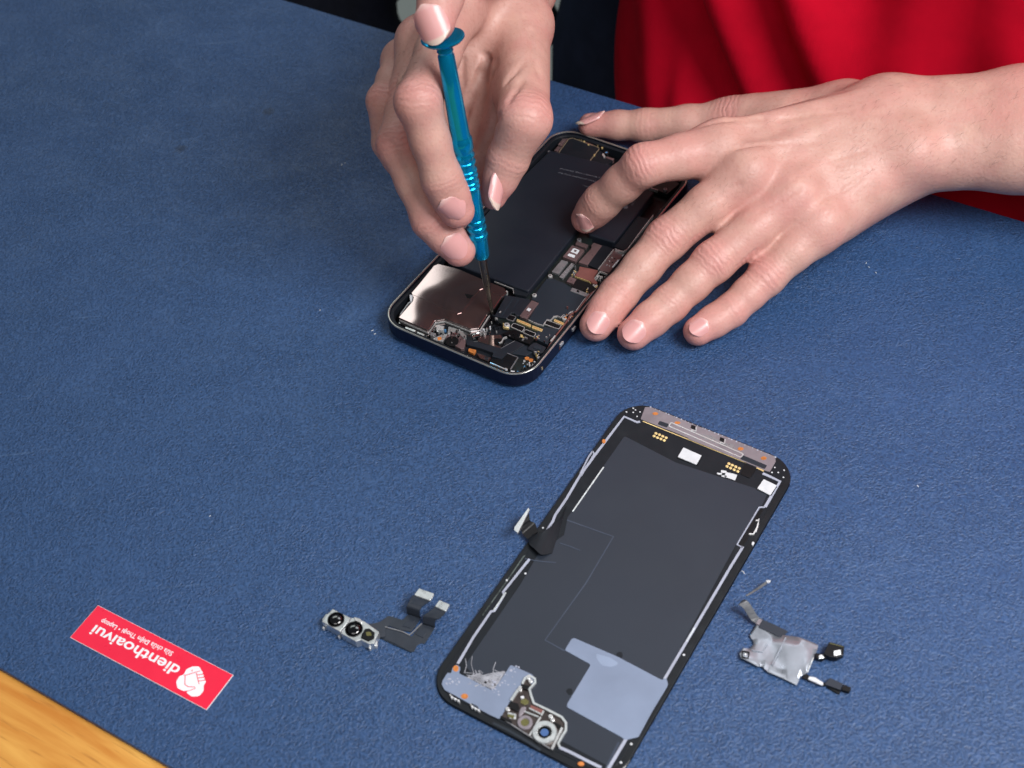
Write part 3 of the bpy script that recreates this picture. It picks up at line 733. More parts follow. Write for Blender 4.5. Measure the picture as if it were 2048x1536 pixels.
# torn glue threads above the L patch
w.plate('torn_film', 'G', [(290, 330), (350, 350), (500, 300), (600, 340), (860, 260), (740, 470), (680, 515), (450, 400)], 1.58, 1.68, RESID, r=.6, bev=.03)
a = Acc()
threads = [[(420, 80), (405, 180), (440, 300), (400, 360)], [(725, 155), (695, 230), (690, 310), (650, 370)], [(330, 110), (345, 200), (320, 290)], [(460, 260), (490, 330), (560, 380)], [(500, 265), (540, 330)], [(380, 330), (470, 350), (560, 340), (700, 340), (850, 290)], [(400, 360), (520, 400), (640, 380), (780, 350)], [(560, 330), (700, 300), (830, 280)], [(600, 440), (650, 400), (760, 380)], [(340, 320), (420, 330), (500, 380), (560, 430)]]
for k in range(15):
    x, y = rng.uniform(360, 820), rng.uniform(290, 450); threads.append([(x, y), (x + rng.normal(0, 45), y + rng.normal(0, 25)), (x + rng.normal(0, 70), y + rng.normal(0, 35))])
for q in threads:
    pts = w.p('G', q, 1.9); a.add(bar_data(pts, rng.uniform(.14, .3), 1.6, [1.72 + rng.uniform(0, .25) for _ in pts]))
a.build('glue_threads', [RESID], sn, kind='stuff')
for x, y in ((400, 345), (590, 420), (710, 450), (640, 410)):
    w.plate('tear_hole', 'G', [(x - 22, y), (x, y - 18), (x + 26, y - 5), (x + 10, y + 22)], 1.66, 1.72, BLACKER, r=.4, bev=0)
# copper spots
for zone, x, y, rx, ry in (('G', 205, 240, 38, 42), ('G', 320, 602, 48, 36), ('G', 1835, 1480, 45, 28), ('H', 1026, 156, 20, 10), ('H', 1172, 216, 20, 9), ('H', 1590, 388, 20, 11), ('H', 1742, 450, 20, 12), ('H', 686, 338, 12, 14)):
    zt = 1.92 if zone == 'G' else 1.98
    w.plate('copper_spot', zone, [(x + rx * math.cos(k * .5236), y + ry * math.sin(k * .5236)) for k in range(12)], 1.4, zt, ORANGE, r=0, bev=.03)
# metal plate along the far edge
pl = w.plate('earpiece_plate', 'H', [(958, 112), (1000, 113), (1180, 185), (1300, 235), (1500, 310), (1815, 438), (1822, 470), (1782, 540), (1752, 532), (1440, 400), (1180, 290), (928, 192)], 1.35, 1.92, GREYMET, r=.5, bev=.06)
a = Acc()
for k in range(30):
    f0 = k / 29 + rng.normal(0, .008); px_, py_ = 1000 + 810 * f0, 108 + 325 * f0
    (x, y), = w.p('H', [(px_, py_ + 6)], 1.95); a.add(disc_data(x, y, rng.uniform(.15, .4), 1.7, 1.97, .03, 7))
a.build('ragged_glue', [PALE], sn, kind='stuff')
SL = w.p('H', [(1130, 214), (1608, 422), (1592, 445), (1115, 238)], 1.98); SL = fillet(SL, .5, 3)
mesh('slot_outline', *bar_data(SL + [SL[0]], .45, 1.85, 2.02), SILVERW, pl)
w.plate('dark_insert', 'H', [(1055, 203), (1118, 225), (1102, 248), (1040, 226)], 1.85, 1.97, SHEET, r=.5, bev=.03, parent=pl)
w.plate('dark_strip', 'H', [(1605, 430), (1765, 498), (1748, 522), (1585, 455)], 1.85, 1.96, SHEET, r=.4, bev=.03, parent=pl)
w.plate('inner_tray', 'H', [(1250, 312), (1480, 405), (1590, 448), (1585, 460), (1240, 322)], 1.85, 1.96, GREYMET, r=.3, bev=.03, parent=pl)
w.plate('sunken_panel', 'H', [(1310, 290), (1400, 300), (1460, 345), (1545, 360), (1550, 395), (1330, 315)], 1.85, 1.96, STEELD, r=.5, bev=.03, parent=pl)
for x, y in ((1275, 240), (1465, 322)):
    w.plate('black_notch', 'H', [(x - 10, y - 12), (x + 18, y - 2), (x + 12, y + 22), (x - 15, y + 10)], 1.9, 2.1, BLACKER, r=.2, bev=.03, parent=pl)
    w.bar('notch_clip', 'H', [(x + 22, y + 2), (x + 20, y + 30), (x - 12, y + 22)], .5, 1.9, 2.2, SILVERW, parent=pl)
w.bar('gold_line', 'H', [(943, 206), (1240, 325), (1600, 470), (1690, 500)], .35, 1.5, 1.72, GOLD)
w.bar('gold_line', 'H', [(1695, 512), (1742, 535)], .6, 1.5, 1.78, GOLD)
for pts in ([(1030, 285), (1053, 294), (1075, 304), (1097, 314), (1018, 303), (1040, 313), (1063, 322), (1085, 332)], [(1512, 485), (1534, 495), (1557, 505), (1581, 516), (1500, 503), (1523, 514), (1547, 525), (1571, 536)]):
    for x, y in pts: w.disc('gold_pad', 'H', x, y, .62, 1.5, 1.74, GOLD, n=14)
for q in ([(1212, 379), (1332, 432), (1297, 492), (1174, 441)], [(1742, 588), (1828, 630), (1785, 694), (1699, 650)]):
    base_ = w.plate('white_pad_base', 'H', [(x + dx, y + 7) for (x, y), dx in zip(q, (-8, 4, 6, -6))], 1.5, 1.8, BLACKER, r=.2, bev=.03)
    w.plate('white_pad', 'H', q, 1.6, 2.15, WHITE, r=.2, bev=.06)
w.plate('black_tape', 'H', [(1618, 485), (1696, 520), (1650, 582), (1588, 556)], 1.5, 1.78, BLACKER, r=.3, bev=.03)
for q in ([(1495, 542), (1568, 560), (1553, 597), (1480, 572)], [(1462, 528), (1500, 535), (1492, 548), (1458, 545)], [(1432, 545), (1470, 550), (1462, 560), (1435, 556)], [(1465, 562), (1500, 566), (1495, 578), (1463, 572)]):
    w.plate('white_print', 'H', q, 1.64, 1.72, WHITE, r=.4, bev=0)
a = Acc()
for zone, pts in (('H', ((835, 145), (880, 120), (880, 148), (925, 145), (905, 175), (1815, 512), (1876, 530), (1797, 545), (1838, 545), (1872, 577), (895, 132), (283, 910))), ('F', ((1875, 700), (1486, 1359), (1410, 1496), (705, 100), (567, 150)))):
    for x, y in pts:
        (x, y), = w.p(zone, [(x, y)], 1.5); a.add(disc_data(x, y, .42 if zone == 'F' else .34, 1.2, 1.62, .1, 10))
a.build('glue_dots', [WHITE], sn, kind='stuff')
# scuffed foil on the left edge
w.plate('scuffed_foil', 'P', [(1062, 1105), (1046, 1112), (1022, 1148), (985, 1200), (962, 1232), (980, 1228), (1003, 1190), (1050, 1125)], 1.2, 1.5, FOIL, r=.4, bev=.04)
w.bar('edge_clip', 'F', [(560, 238), (470, 370)], .5, 1.4, 2.0, SILVERW)
# flex cable folding over the left edge to its connector
w.ribbon('display_flex', 'H', [((440, 760), (345, 1075), 1.9), ((400, 850), (310, 1085), 2.4), ((345, 895), (268, 1085), 3.4), ((285, 935), (230, 1050), 3.8), ((235, 955), (195, 1020), 3.0), ((225, 945), (185, 985), 2.2)], .35, BLACK)
w.ribbon('display_flex', 'H', [((250, 935), (180, 985), 2.2), ((232, 880), (150, 950), 2.6), ((205, 868), (140, 925), 3.6), ((195, 850), (130, 905), 4.6), ((190, 780), (105, 935), 6.2)], .35, BLACKER)
w.plate('connector', 'H', [(188, 775), (196, 790), (118, 945), (92, 925), (95, 905)], 6.0, 6.8, SILVERW, r=.2, bev=.1)

# sensor bracket at the near edge
sb = w.plate('sensor_bracket', 'G', [(1080, 440), (1120, 345), (1175, 330), (1235, 385), (1175, 480), (1170, 540), (1215, 660), (1215, 700), (1580, 880), (1640, 950), (1630, 1040), (1560, 1170), (1470, 1300), (1420, 1290), (1160, 1125), (1060, 1060), (785, 890), (880, 720)], 1.4, 1.72, PITM, r=.5, bev=.05)
w.bar('bracket_rim', 'G', [(1070, 440), (1110, 360), (1165, 330), (1235, 370), (1240, 420), (1165, 505), (1190, 600), (1222, 690), (1400, 775), (1585, 872), (1640, 945), (1640, 1040), (1590, 1120), (1540, 1210), (1560, 1265)], .75, 1.6, 2.35, SILVERW, parent=sb)
w.bar('bracket_bar', 'G', [(1590, 1010), (1455, 1290)], .75, 1.6, 2.5, STEEL, parent=sb)
w.bar('bracket_bar', 'G', [(1310, 870), (1165, 1112)], .55, 1.6, 2.4, STEEL, parent=sb)
w.bar('bracket_bar', 'G', [(1350, 790), (1318, 850)], .5, 1.6, 2.3, STEEL, parent=sb)
w.bar('bracket_bar', 'G', [(1160, 755), (1310, 830)], .45, 1.6, 2.2, SILVERW, parent=sb)
w.bar('bracket_bar', 'G', [(1105, 800), (1280, 868)], .45, 1.6, 2.2, SILVERW, parent=sb)
w.bar('bracket_bar', 'G', [(1055, 470), (985, 560), (925, 655)], .9, 1.6, 2.4, SILVERW, parent=sb)
w.bar('bracket_bar', 'G', [(790, 870), (950, 980), (1120, 1090), (1430, 1280)], .4, 1.6, 2.1, STEELD, parent=sb)
w.plate('black_block', 'G', [(1075, 445), (1170, 465), (1140, 520), (1060, 495)], 1.6, 2.4, BLACKER, r=.2, parent=sb)
w.plate('black_block', 'G', [(915, 660), (1020, 700), (1040, 780), (1000, 800), (890, 740)], 1.6, 2.3, BLACKER, r=.3, parent=sb)
w.plate('black_block', 'G', [(790, 850), (940, 920), (930, 960), (785, 885)], 1.6, 2.2, BLACKER, r=.2, parent=sb)
w.plate('black_block', 'G', [(1470, 920), (1585, 985), (1560, 1030), (1480, 980)], 1.6, 2.0, BLACKER, r=.2, parent=sb)
w.plate('brown_plate', 'G', [(1180, 710), (1345, 780), (1320, 830), (1170, 760)], 1.6, 1.95, COPPER, r=.2, parent=sb)
w.plate('grey_bridge', 'G', [(1060, 740), (1130, 735), (1110, 790), (1060, 850), (1020, 870), (1030, 800)], 1.6, 2.3, GREYMET, r=.6, parent=sb)
w.plate('hex_window', 'G', [(1050, 650), (1100, 625), (1160, 660), (1150, 700), (1100, 715), (1048, 690)], 1.6, 2.0, OLIVE, r=.2, parent=sb)
w.plate('white_spot', 'G', [(1045, 600), (1090, 590), (1100, 620), (1050, 635)], 1.6, 2.5, WHITE, r=.5, parent=sb)
sq = w.plate('square_sensor', 'G', [(870, 800), (1000, 830), (985, 900), (900, 885)], 1.6, 2.2, SILVERW, r=.5, parent=sb)
w.plate('sensor_window', 'G', [(895, 830), (975, 850), (955, 895), (870, 860)], 2.1, 2.28, OLIVE, r=.3, parent=sb)
c, = w.p('G', [(1105, 940)], 2.3); mesh('round_sensor', *ring_data(c[0], c[1], 1.35, 2.55, 1.6, 2.5), GREYMET, sb)
mesh('sensor_window', *disc_data(c[0] + .1, c[1], 1.6, 1.6, 2.2, .1), OLIVE, sb)
c, = w.p('G', [(1362, 1068)], 2.5)
mesh('lens_ring', *ring_data(c[0], c[1], 2.2, 4.05, 1.6, 2.75, 36), SILVERW, sb)
mesh('lens_barrel', *ring_data(c[0], c[1], 1.35, 2.3, 1.6, 2.6, 30), LENSB, sb)
mesh('lens_glass', *disc_data(c[0], c[1], 1.85, 1.6, 2.2, .2, 24), LENSBLUE, sb)
for x, y in ((1150, 360), (1180, 400), (1440, 860), (1465, 905), (1040, 510), (880, 765)):
    w.disc('bright_rivet', 'G', x, y, .75, 1.6, 2.5, STEEL, parent=sb, n=14)
for x0, y0 in ((150, 590), (415, 715)):
    w.bar('edge_clip', 'G', [(x0 - 20, y0 - 15), (x0 + 5, y0 + 20), (x0 + 40, y0 + 40), (x0 + 80, y0 + 60), (x0 + 105, y0 + 85)], .45, 1.3, 2.3, STEEL)
    for k in range(3): w.disc('clip_dot', 'G', x0 + 5 + 42 * k, y0 + 22 + 22 * k, .38, 1.4, 2.5, WHITE, n=8)
    w.bar('clip_slot', 'G', [(x0 - 8, y0 - 18), (x0 + 70, y0 + 22), (x0 + 88, y0 + 70)], .3, 1.4, 2.1, BLACKER)
w.bar('frame_groove', 'G', [(690, 950), (900, 1050), (1120, 1180), (1310, 1300)], .9, 1.1, 1.5, SHEET)
# ------------------------------------------------------------------ small things on the mat
# triple camera module with its two flex tails
CMp = FT.at(735, 1245, 0)
cm = empty('camera_module', (CMp[0], CMp[1], 0), (0, 0, 0), 'small silver front camera module with two black lenses and forked black flex cable', 'camera module')
w = Work(cm, Frame((CMp[0], CMp[1], 0)))
h1 = w.plate('housing', 'J', [(290, 495), (520, 610), (490, 665), (385, 790), (148, 660), (215, 570)], .3, 4.2, SILVERW, r=.35, bev=.2)
h2 = w.plate('housing', 'J', [(540, 605), (690, 650), (885, 790), (850, 860), (820, 940), (750, 945), (650, 895), (585, 915), (395, 810), (420, 770)], .3, 4.0, SILVERW, r=.3, bev=.2)
w.plate('housing_tab', 'J', [(560, 598), (640, 620), (670, 655), (655, 680), (570, 640)], 1.5, 4.6, STEEL, r=.3)
w.plate('housing_tab', 'J', [(205, 560), (240, 565), (225, 600), (180, 640), (150, 640)], .5, 3.4, SILVERW, r=.2)
w.bar('seam', 'J', [(525, 612), (492, 668), (390, 798)], .3, 2, 4.32, STEELD)
def lens(x, y, r, zt, par):
    (cx, cy), = w.p('J', [(x, y)], zt)
    o = mesh('lens', *disc_data(cx, cy, r, 3.2, zt - .15, .15, 28), BLACKER, par)
    mesh('lens_rim', *ring_data(cx, cy, r - .25, r + .12, 3.4, zt + .12, 28), BLACKER, o)
    v, f = lathe_data([(r * .78 * math.cos(q), zt - .15 + r * .26 * math.sin(q)) for q in np.linspace(0, 1.5, 7)], 24)
    mesh('glass', [(a_ + cx, b_ + cy, c_) for a_, b_, c_ in v], f, LENSB, o, smooth=True)
lens(332, 632, 2.85, 4.35, h1)
lens(562, 755, 2.95, 4.15, h2)
sq = w.plate('projector', 'J', [(705, 750), (760, 745), (828, 800), (820, 880), (745, 915), (650, 870), (660, 820)], 3.0, 4.2, BLACKER, r=.3, parent=h2)
w.plate('projector_window', 'J', [(715, 790), (775, 790), (790, 840), (720, 840)], 4.15, 4.3, OLIVE, r=.3, bev=.03, parent=h2)
for x, y in ((765, 945), (765, 995), (845, 965), (850, 930), (370, 845), (170, 735)):
    w.disc('solder_ball', 'J', x, y, .42, .5, 2.0, STEEL, n=10)
w.plate('small_tab', 'J', [(800, 930), (860, 900), (865, 950), (820, 970)], .8, 2.2, STEEL, r=.2)
# flex: upper branch and lower branch
fxm = w.ribbon('flex_cable', 'J', [((700, 680), (880, 860), 1.2), ((770, 690), (960, 850), .9), ((900, 660), (965, 740), .7), ((1000, 585), (1010, 710), .6)], .3, DKFLEX)
w.plate('flex_cable', 'J', [(1005, 582), (1190, 640), (1250, 570), (1420, 605), (1350, 720), (1290, 790), (1180, 770), (1010, 715), (960, 720)], .25, .6, DKFLEX, r=.4, bev=.05)
w.plate('flex_cable', 'J', [(880, 850), (960, 740), (1180, 780), (1300, 850), (1430, 690), (1600, 740), (1545, 820), (1470, 940), (1420, 935), (1370, 960), (1330, 1045), (1300, 1045), (1100, 950)], .1, .4, DKFLEX, r=.4, bev=.05)
w.bar('flex_edge', 'J', [(960, 725), (1180, 785), (1270, 830), (1310, 800), (1430, 680)], .35, .3, .75, STEELD)
w.plate('stiffener', 'J', [(1225, 655), (1350, 640), (1290, 745), (1180, 715)], .5, .85, NAVYFILM, r=.2)
w.plate('stiffener', 'J', [(1400, 740), (1500, 790), (1450, 870), (1350, 820)], .35, .65, NAVYFILM, r=.2)
w.bar('flex_edge', 'J', [(890, 862), (1100, 962), (1300, 1048)], .25, .1, .55, SHEET)
w.ribbon('flex_tail', 'J', [((1250, 560), (1420, 610), .7), ((1238, 540), (1408, 600), 1.6), ((1235, 470), (1405, 525), 4.4), ((1262, 420), (1430, 470), 5.3), ((1285, 375), (1470, 440), 5.5), ((1320, 320), (1530, 400), 5.7)], .3, DKFLEX)
w.plate('connector', 'J', [(1395, 232), (1590, 302), (1540, 392), (1332, 318)], 5.4, 6.3, SILVERW, r=.4, bev=.12)
w.ribbon('flex_tail', 'J', [((1448, 690), (1600, 740), .5), ((1446, 670), (1598, 720), 1.4), ((1448, 590), (1605, 640), 3.6), ((1500, 550), (1650, 625), 4.3), ((1570, 500), (1720, 560), 4.5), ((1600, 460), (1740, 525), 4.6)], .3, DKFLEX)
w.plate('connector', 'J', [(1655, 382), (1790, 440), (1738, 530), (1600, 465)], 4.3, 5.2, SILVERW, r=.35, bev=.12)

# bracket of thin foil with flex arms, right of the display
FLp = FT.at(1570, 1310, 0)
fb = empty('flex_bracket', (FLp[0], FLp[1], 0), (0, 0, 0), 'crumpled silver foil bracket with thin black flex arms right of the loose display', 'flex bracket')
w = Work(fb, Frame((FLp[0], FLp[1], 0)))
FOILW = M('silver_foil', rgb(160, 166, 176), .33, .65, .06, 160, .08, .12, 260)
def foil():
    poly = [(575, 665), (700, 700), (770, 760), (1000, 790), (1215, 860), (1200, 920), (1165, 1000), (1100, 1150), (1030, 1190), (990, 1275), (860, 1215), (700, 1150), (640, 1090), (590, 1090), (420, 1010), (405, 960), (440, 905), (510, 905), (550, 860), (545, 820), (510, 770)]
    P = fillet(w.p('I', poly, 1.4), .4, 3)
    bm = bmesh.new()
    vs = [bm.verts.new((x, y, 1.4)) for x, y in P]; bm.faces.new(vs)
    bmesh.ops.triangulate(bm, faces=bm.faces[:])
    bmesh.ops.subdivide_edges(bm, edges=bm.edges[:], cuts=3, use_grid_fill=True)
    bmesh.ops.triangulate(bm, faces=bm.faces[:])
    for v in bm.verts:
        x, y = v.co.x, v.co.y
        v.co.z = 1.35 + .30 * math.sin(x * .35 + y * .15) + .22 * math.sin(y * .6 - x * .2) + .08 * math.sin(x * .9 + 1)
    r = bmesh.ops.solidify(bm, geom=bm.faces[:], thickness=-.18)
    bmesh.ops.scale(bm, vec=(S, S, S), verts=bm.verts)
    me = bpy.data.meshes.new('foil_plate'); bm.to_mesh(me); bm.free()
    return link('foil_plate', me, fb, [FOILW], smooth=True)
foil()
w.bar('foil_crease', 'I', [(880, 790), (800, 950), (740, 1070)], .28, 1.0, 1.95, FOILW)
w.bar('foil_crease', 'I', [(1160, 1000), (1100, 1150)], .3, 1.0, 1.9, SILVERW)
w.bar('foil_crease', 'I', [(690, 850), (640, 940), (530, 920)], .22, 1.0, 1.75, FOILW)
(cx, cy), = w.p('I', [(465, 965)], 1.8)
P4 = fillet(w.p('I', [(435, 930), (505, 945), (490, 1010), (430, 995)], 2.0), .4, 3)
mesh('black_grommet', *bar_data(P4 + [P4[0]], .45, 1.2, 2.1), BLACKER, fb)
mesh('grommet_pin', *disc_data(cx, cy, .35, 1.2, 2.0, .1, 10), STEEL, fb)
w.ribbon('flex_arm', 'I', [((640, 610), (600, 690), 1.7), ((760, 660), (720, 740), 1.7), ((900, 730), (840, 800), 1.5)], .25, NAVYFILM)
w.ribbon('flex_arm', 'I', [((630, 600), (575, 650), 1.8), ((590, 575), (520, 610), 2.6), ((520, 460), (450, 500), 5.2), ((480, 415), (400, 455), 6.2), ((440, 405), (390, 455), 6.0), ((400, 445), (385, 465), 4.8), ((345, 510), (330, 525), 2.0)], .25, DKFLEX)
w.plate('flex_joint', 'I', [(600, 600), (640, 610), (605, 665), (570, 650)], 1.4, 2.0, GREYMET, r=.1)
tip = w.plate('sensor_tip', 'I', [(1320, 835), (1480, 880), (1470, 970), (1400, 1000), (1330, 990), (1265, 960)], 1.2, 3.4, BLACKER, r=.3, bev=.2)
w.plate('tip_window', 'I', [(1370, 930), (1440, 915), (1445, 965), (1370, 980)], 3.35, 3.6, STEEL, r=.3, bev=.08, parent=tip)
w.bar('tip_edge', 'I', [(1330, 850), (1470, 890)], .25, 3.2, 3.55, OLIVE, parent=tip)
w.plate('tip_neck', 'I', [(1180, 950), (1270, 965), (1300, 990), (1250, 1020), (1185, 1000)], .8, 2.2, BLACKER, r=.2)
w.plate('neck_foil', 'I', [(1215, 975), (1250, 965), (1275, 1000), (1215, 1010)], 2.1, 2.6, SILVERW, r=.2)
w.ribbon('flex_arm', 'I', [((1080, 1160), (1045, 1205), 1.2), ((1130, 1190), (1105, 1230), 1.3), ((1280, 1260), (1265, 1290), 1.0), ((1330, 1205), (1285, 1280), 1.0)], .25, BLACKER)
w.plate('arm_foil', 'I', [(1120, 1190), (1180, 1200), (1265, 1255), (1255, 1285), (1105, 1218)], 1.2, 1.7, WHITE, r=.3)
w.plate('arm_pad', 'I', [(1330, 1205), (1465, 1265), (1440, 1330), (1275, 1270)], .5, 1.5, NAVYFILM, r=.3)
w.plate('arm_pad', 'I', [(1465, 1268), (1550, 1305), (1530, 1350), (1450, 1325)], .5, 1.9, BLACKER, r=.2)
w.plate('arm_pad', 'I', [(1270, 1285), (1440, 1345), (1430, 1370), (1400, 1360)], .1, .8, BLACKER, r=.2)
# thin curled sliver beyond it
w = Work(None, FT)
sv = w.ribbon('flex_sliver', 'I', [((470, 360), (480, 370), .4), ((540, 315), (552, 330), 1.0), ((640, 245), (655, 265), 2.4), ((680, 215), (700, 225), 3.2)], .2, STEELD)
tipm = w.plate('sliver_tip', 'I', [(675, 205), (725, 205), (720, 222), (685, 228)], 2.6, 3.4, WHITE, r=.1, parent=sv)
sv['label'] = 'thin dark curled sliver with a white tip lying just above the silver foil bracket'; sv['category'] = 'sliver'

# red shop sticker
KC = FT.at(301, 1312, .3)
ca = [np.array(FT.at(x, y, .3)) for x, y in ((196, 1208), (138, 1273), (413, 1416), (466, 1347))]
KA = math.atan2(*(ca[0] - ca[3])[::-1])          # text runs from the right end (emblem) to the left end, read from the far side
st = empty('sticker', (KC[0], KC[1], 0), (0, 0, KA), 'red and white repair shop label lying upside down on the mat, lower left', 'sticker')
fk = Frame((KC[0], KC[1], 0), (0, 0, KA)); w = Work(st, fk)
RED = M('red_print', rgb(236, 38, 70), .3, 0, .03, 60, .04)
WPR = M('white_print', rgb(238, 240, 244), .35, 0, .02)
LW, LH = float(np.linalg.norm(ca[0] - ca[3]) + np.linalg.norm(ca[1] - ca[2])) / 2, float(np.linalg.norm(ca[0] - ca[1]) + np.linalg.norm(ca[2] - ca[3])) / 2
mesh('card', *prism_data([(-LW / 2, -LH / 2), (LW / 2, -LH / 2), (LW / 2, LH / 2), (-LW / 2, LH / 2)], .03, .38, .06), [WPR], st)
mesh('red_face', *prism_data([(-LW / 2 + .12, -LH / 2 + .12), (LW / 2 - .12, -LH / 2 + .12), (LW / 2 - .12, LH / 2 - .12), (-LW / 2 + .12, LH / 2 - .12)], .2, .40, 0), RED, st)
def kxy(x, y): return w.p('K', [(x, y)], .4)[0]
zt = .42
p0 = np.array(kxy(1352, 802)); p1 = np.array(kxy(402, 334)); d = p1 - p0
asc = float(np.linalg.norm(np.array(kxy(905, 590)) - np.array(kxy(850, 712))))
text_mesh('lettering', 'dienthoaivui', asc / .74, WPR, st, tuple(p0), math.atan2(d[1], d[0]), zt, bold=.10, width=float(np.linalg.norm(d)))
p0 = np.array(kxy(1262, 634)); p1 = np.array(kxy(474, 264)); d = p1 - p0
cap = float(np.linalg.norm(np.array(kxy(1262, 628)) - np.array(kxy(1228, 692))))
text_mesh('lettering', 'Sửa chữa Diện Thoại • Laptop', cap / .92, WPR, st, tuple(p0), math.atan2(d[1], d[0]), zt, bold=.03, width=float(np.linalg.norm(d)))
w.bar('lettering_stroke', 'K', [(978, 523), (952, 511)], .16, .36, zt + .02, WPR)
# emblem: two joined round shapes, a folded hand with four fingers
E1 = [(1470, 790), (1540, 790), (1575, 850), (1515, 1000), (1500, 1030), (1370, 1065), (1300, 1030), (1285, 960), (1320, 900), (1370, 880), (1400, 820)]
E2 = [(1510, 860), (1610, 940), (1615, 960), (1590, 1000), (1590, 1060), (1540, 1120), (1460, 1125), (1395, 1080), (1440, 1000)]
for k, q in enumerate((E1, E2)):
    w.plate('emblem', 'K', q, .36, zt + .012 * k, WPR, r=1.2, bev=0)
for k in range(4):
    x0, y0 = 1500 + 10 * k, 870 + 33 * k
    w.bar('emblem_finger', 'K', [(x0, y0), (x0 + 80, y0 - 8)], .95, .36, zt + .024, WPR)
for q, wd in (([(1372, 892), (1500, 855), (1550, 840)], .26), ([(1385, 890), (1382, 990), (1420, 1015), (1490, 1018), (1495, 1035), (1400, 1070)], .28), ([(1510, 862), (1522, 920), (1540, 985)], .26), ([(1520, 884), (1610, 872)], .30), ([(1528, 918), (1622, 906)], .30), ([(1536, 952), (1630, 940)], .30)):
    w.bar('emblem_line', 'K', q, wd, .36, zt + .04, RED)
w.disc('emblem_dot', 'K', 1462, 836, .3, .36, zt + .04, RED, n=10)

# ------------------------------------------------------------------ screwdriver
TIP = np.array([*Frame(PH_LOC, PH_ROT).R @ np.array(Frame(PH_LOC, PH_ROT).at3(984.5, 628, 5.0)) + np.array(PH_LOC)])
DL = 124.0
dv = C_FWD + C_R * (885 - 1024) / CF - C_U * (72 - 768) / CF
q_ = C_O - TIP; A_ = dv @ dv; B_ = 2 * dv @ q_; C_ = q_ @ q_ - DL * DL
TOP = C_O + dv * ((-B_ - math.sqrt(max(0, B_ * B_ - 4 * A_ * C_))) / (2 * A_))
AX = (TOP - TIP) / DL
def s_at(y):
    lo, hi = 0, DL
    for _ in range(40):
        mdl = (lo + hi) / 2
        if proj(TIP + AX * mdl)[1] > y: lo = mdl
        else: hi = mdl
    return lo
def dr_pt(y): return TIP + AX * s_at(y)
sd = empty('screwdriver', tuple(TIP), Vector(AX).to_track_quat('Z', 'Y').to_euler(), 'thin blue metal precision screwdriver held upright in the hand on the left, touching the phone', 'screwdriver')
BLUEM = M('blue_anodised', (0.002, 0.37, .70, 1), .2, .82, .01, 60, .01)
prof = []
def stn(y, dia): prof.append((dia / 2 * 1.10, s_at(y)))
stn(514, 3.6); stn(513, 5.2); stn(509, 5.8); stn(474, 6.8)
for y in (470, 455, 441):
    stn(y + 5, 6.2); stn(y + 3, 6.9); stn(y, 7.2); stn(y - 3, 6.9); stn(y - 5, 6.2)
stn(432, 6.8); stn(380, 6.7)
for y in (373, 364, 351, 341, 324):
    stn(y + 4.2, 6.3); stn(y + 2.4, 7.2); stn(y, 7.5); stn(y - 2.4, 7.2); stn(y - 4.2, 6.3)
stn(310, 7.5); stn(305, 6.7); stn(301, 6.7); stn(297, 7.6); stn(277, 7.6); stn(274, 6.8); stn(271, 6.7); stn(269, 6.6); stn(180, 6.0); stn(110, 5.5); stn(107, 4.8); stn(104, 4.8); stn(101, 5.5)
top_s = DL
prof += [(2.6, top_s - 3.2), (5.2, top_s - 2.8), (7.2, top_s - 1.6), (7.9, top_s - .8), (7.8, top_s - .35), (7.2, top_s - .1), (4, top_s), (.5, top_s)]
prof = sorted(prof[:-8], key=lambda a_: a_[1]) + prof[-8:]
mesh('handle', *lathe_data(prof, 40), BLUEM, sd, smooth=True)
SHAFT = M('grey_shaft', rgb(120, 114, 108), .34, 1, .1, 300)
s1 = s_at(513)
mesh('shaft', *lathe_data([(.35, 0), (.65, 1.2), (.75, 5), (1.0, 12), (1.5, s1 * .55), (1.55, s1 * .9), (1.6, s1 + 1)], 20), SHAFT, sd, smooth=True)
# ------------------------------------------------------------------ the person: both hands, arms, shirt, trousers
def smin(a, b, k):
    h = np.clip(.5 + .5 * (b - a) / k, 0, 1)
    return b * (1 - h) + a * h - k * h * (1 - h)

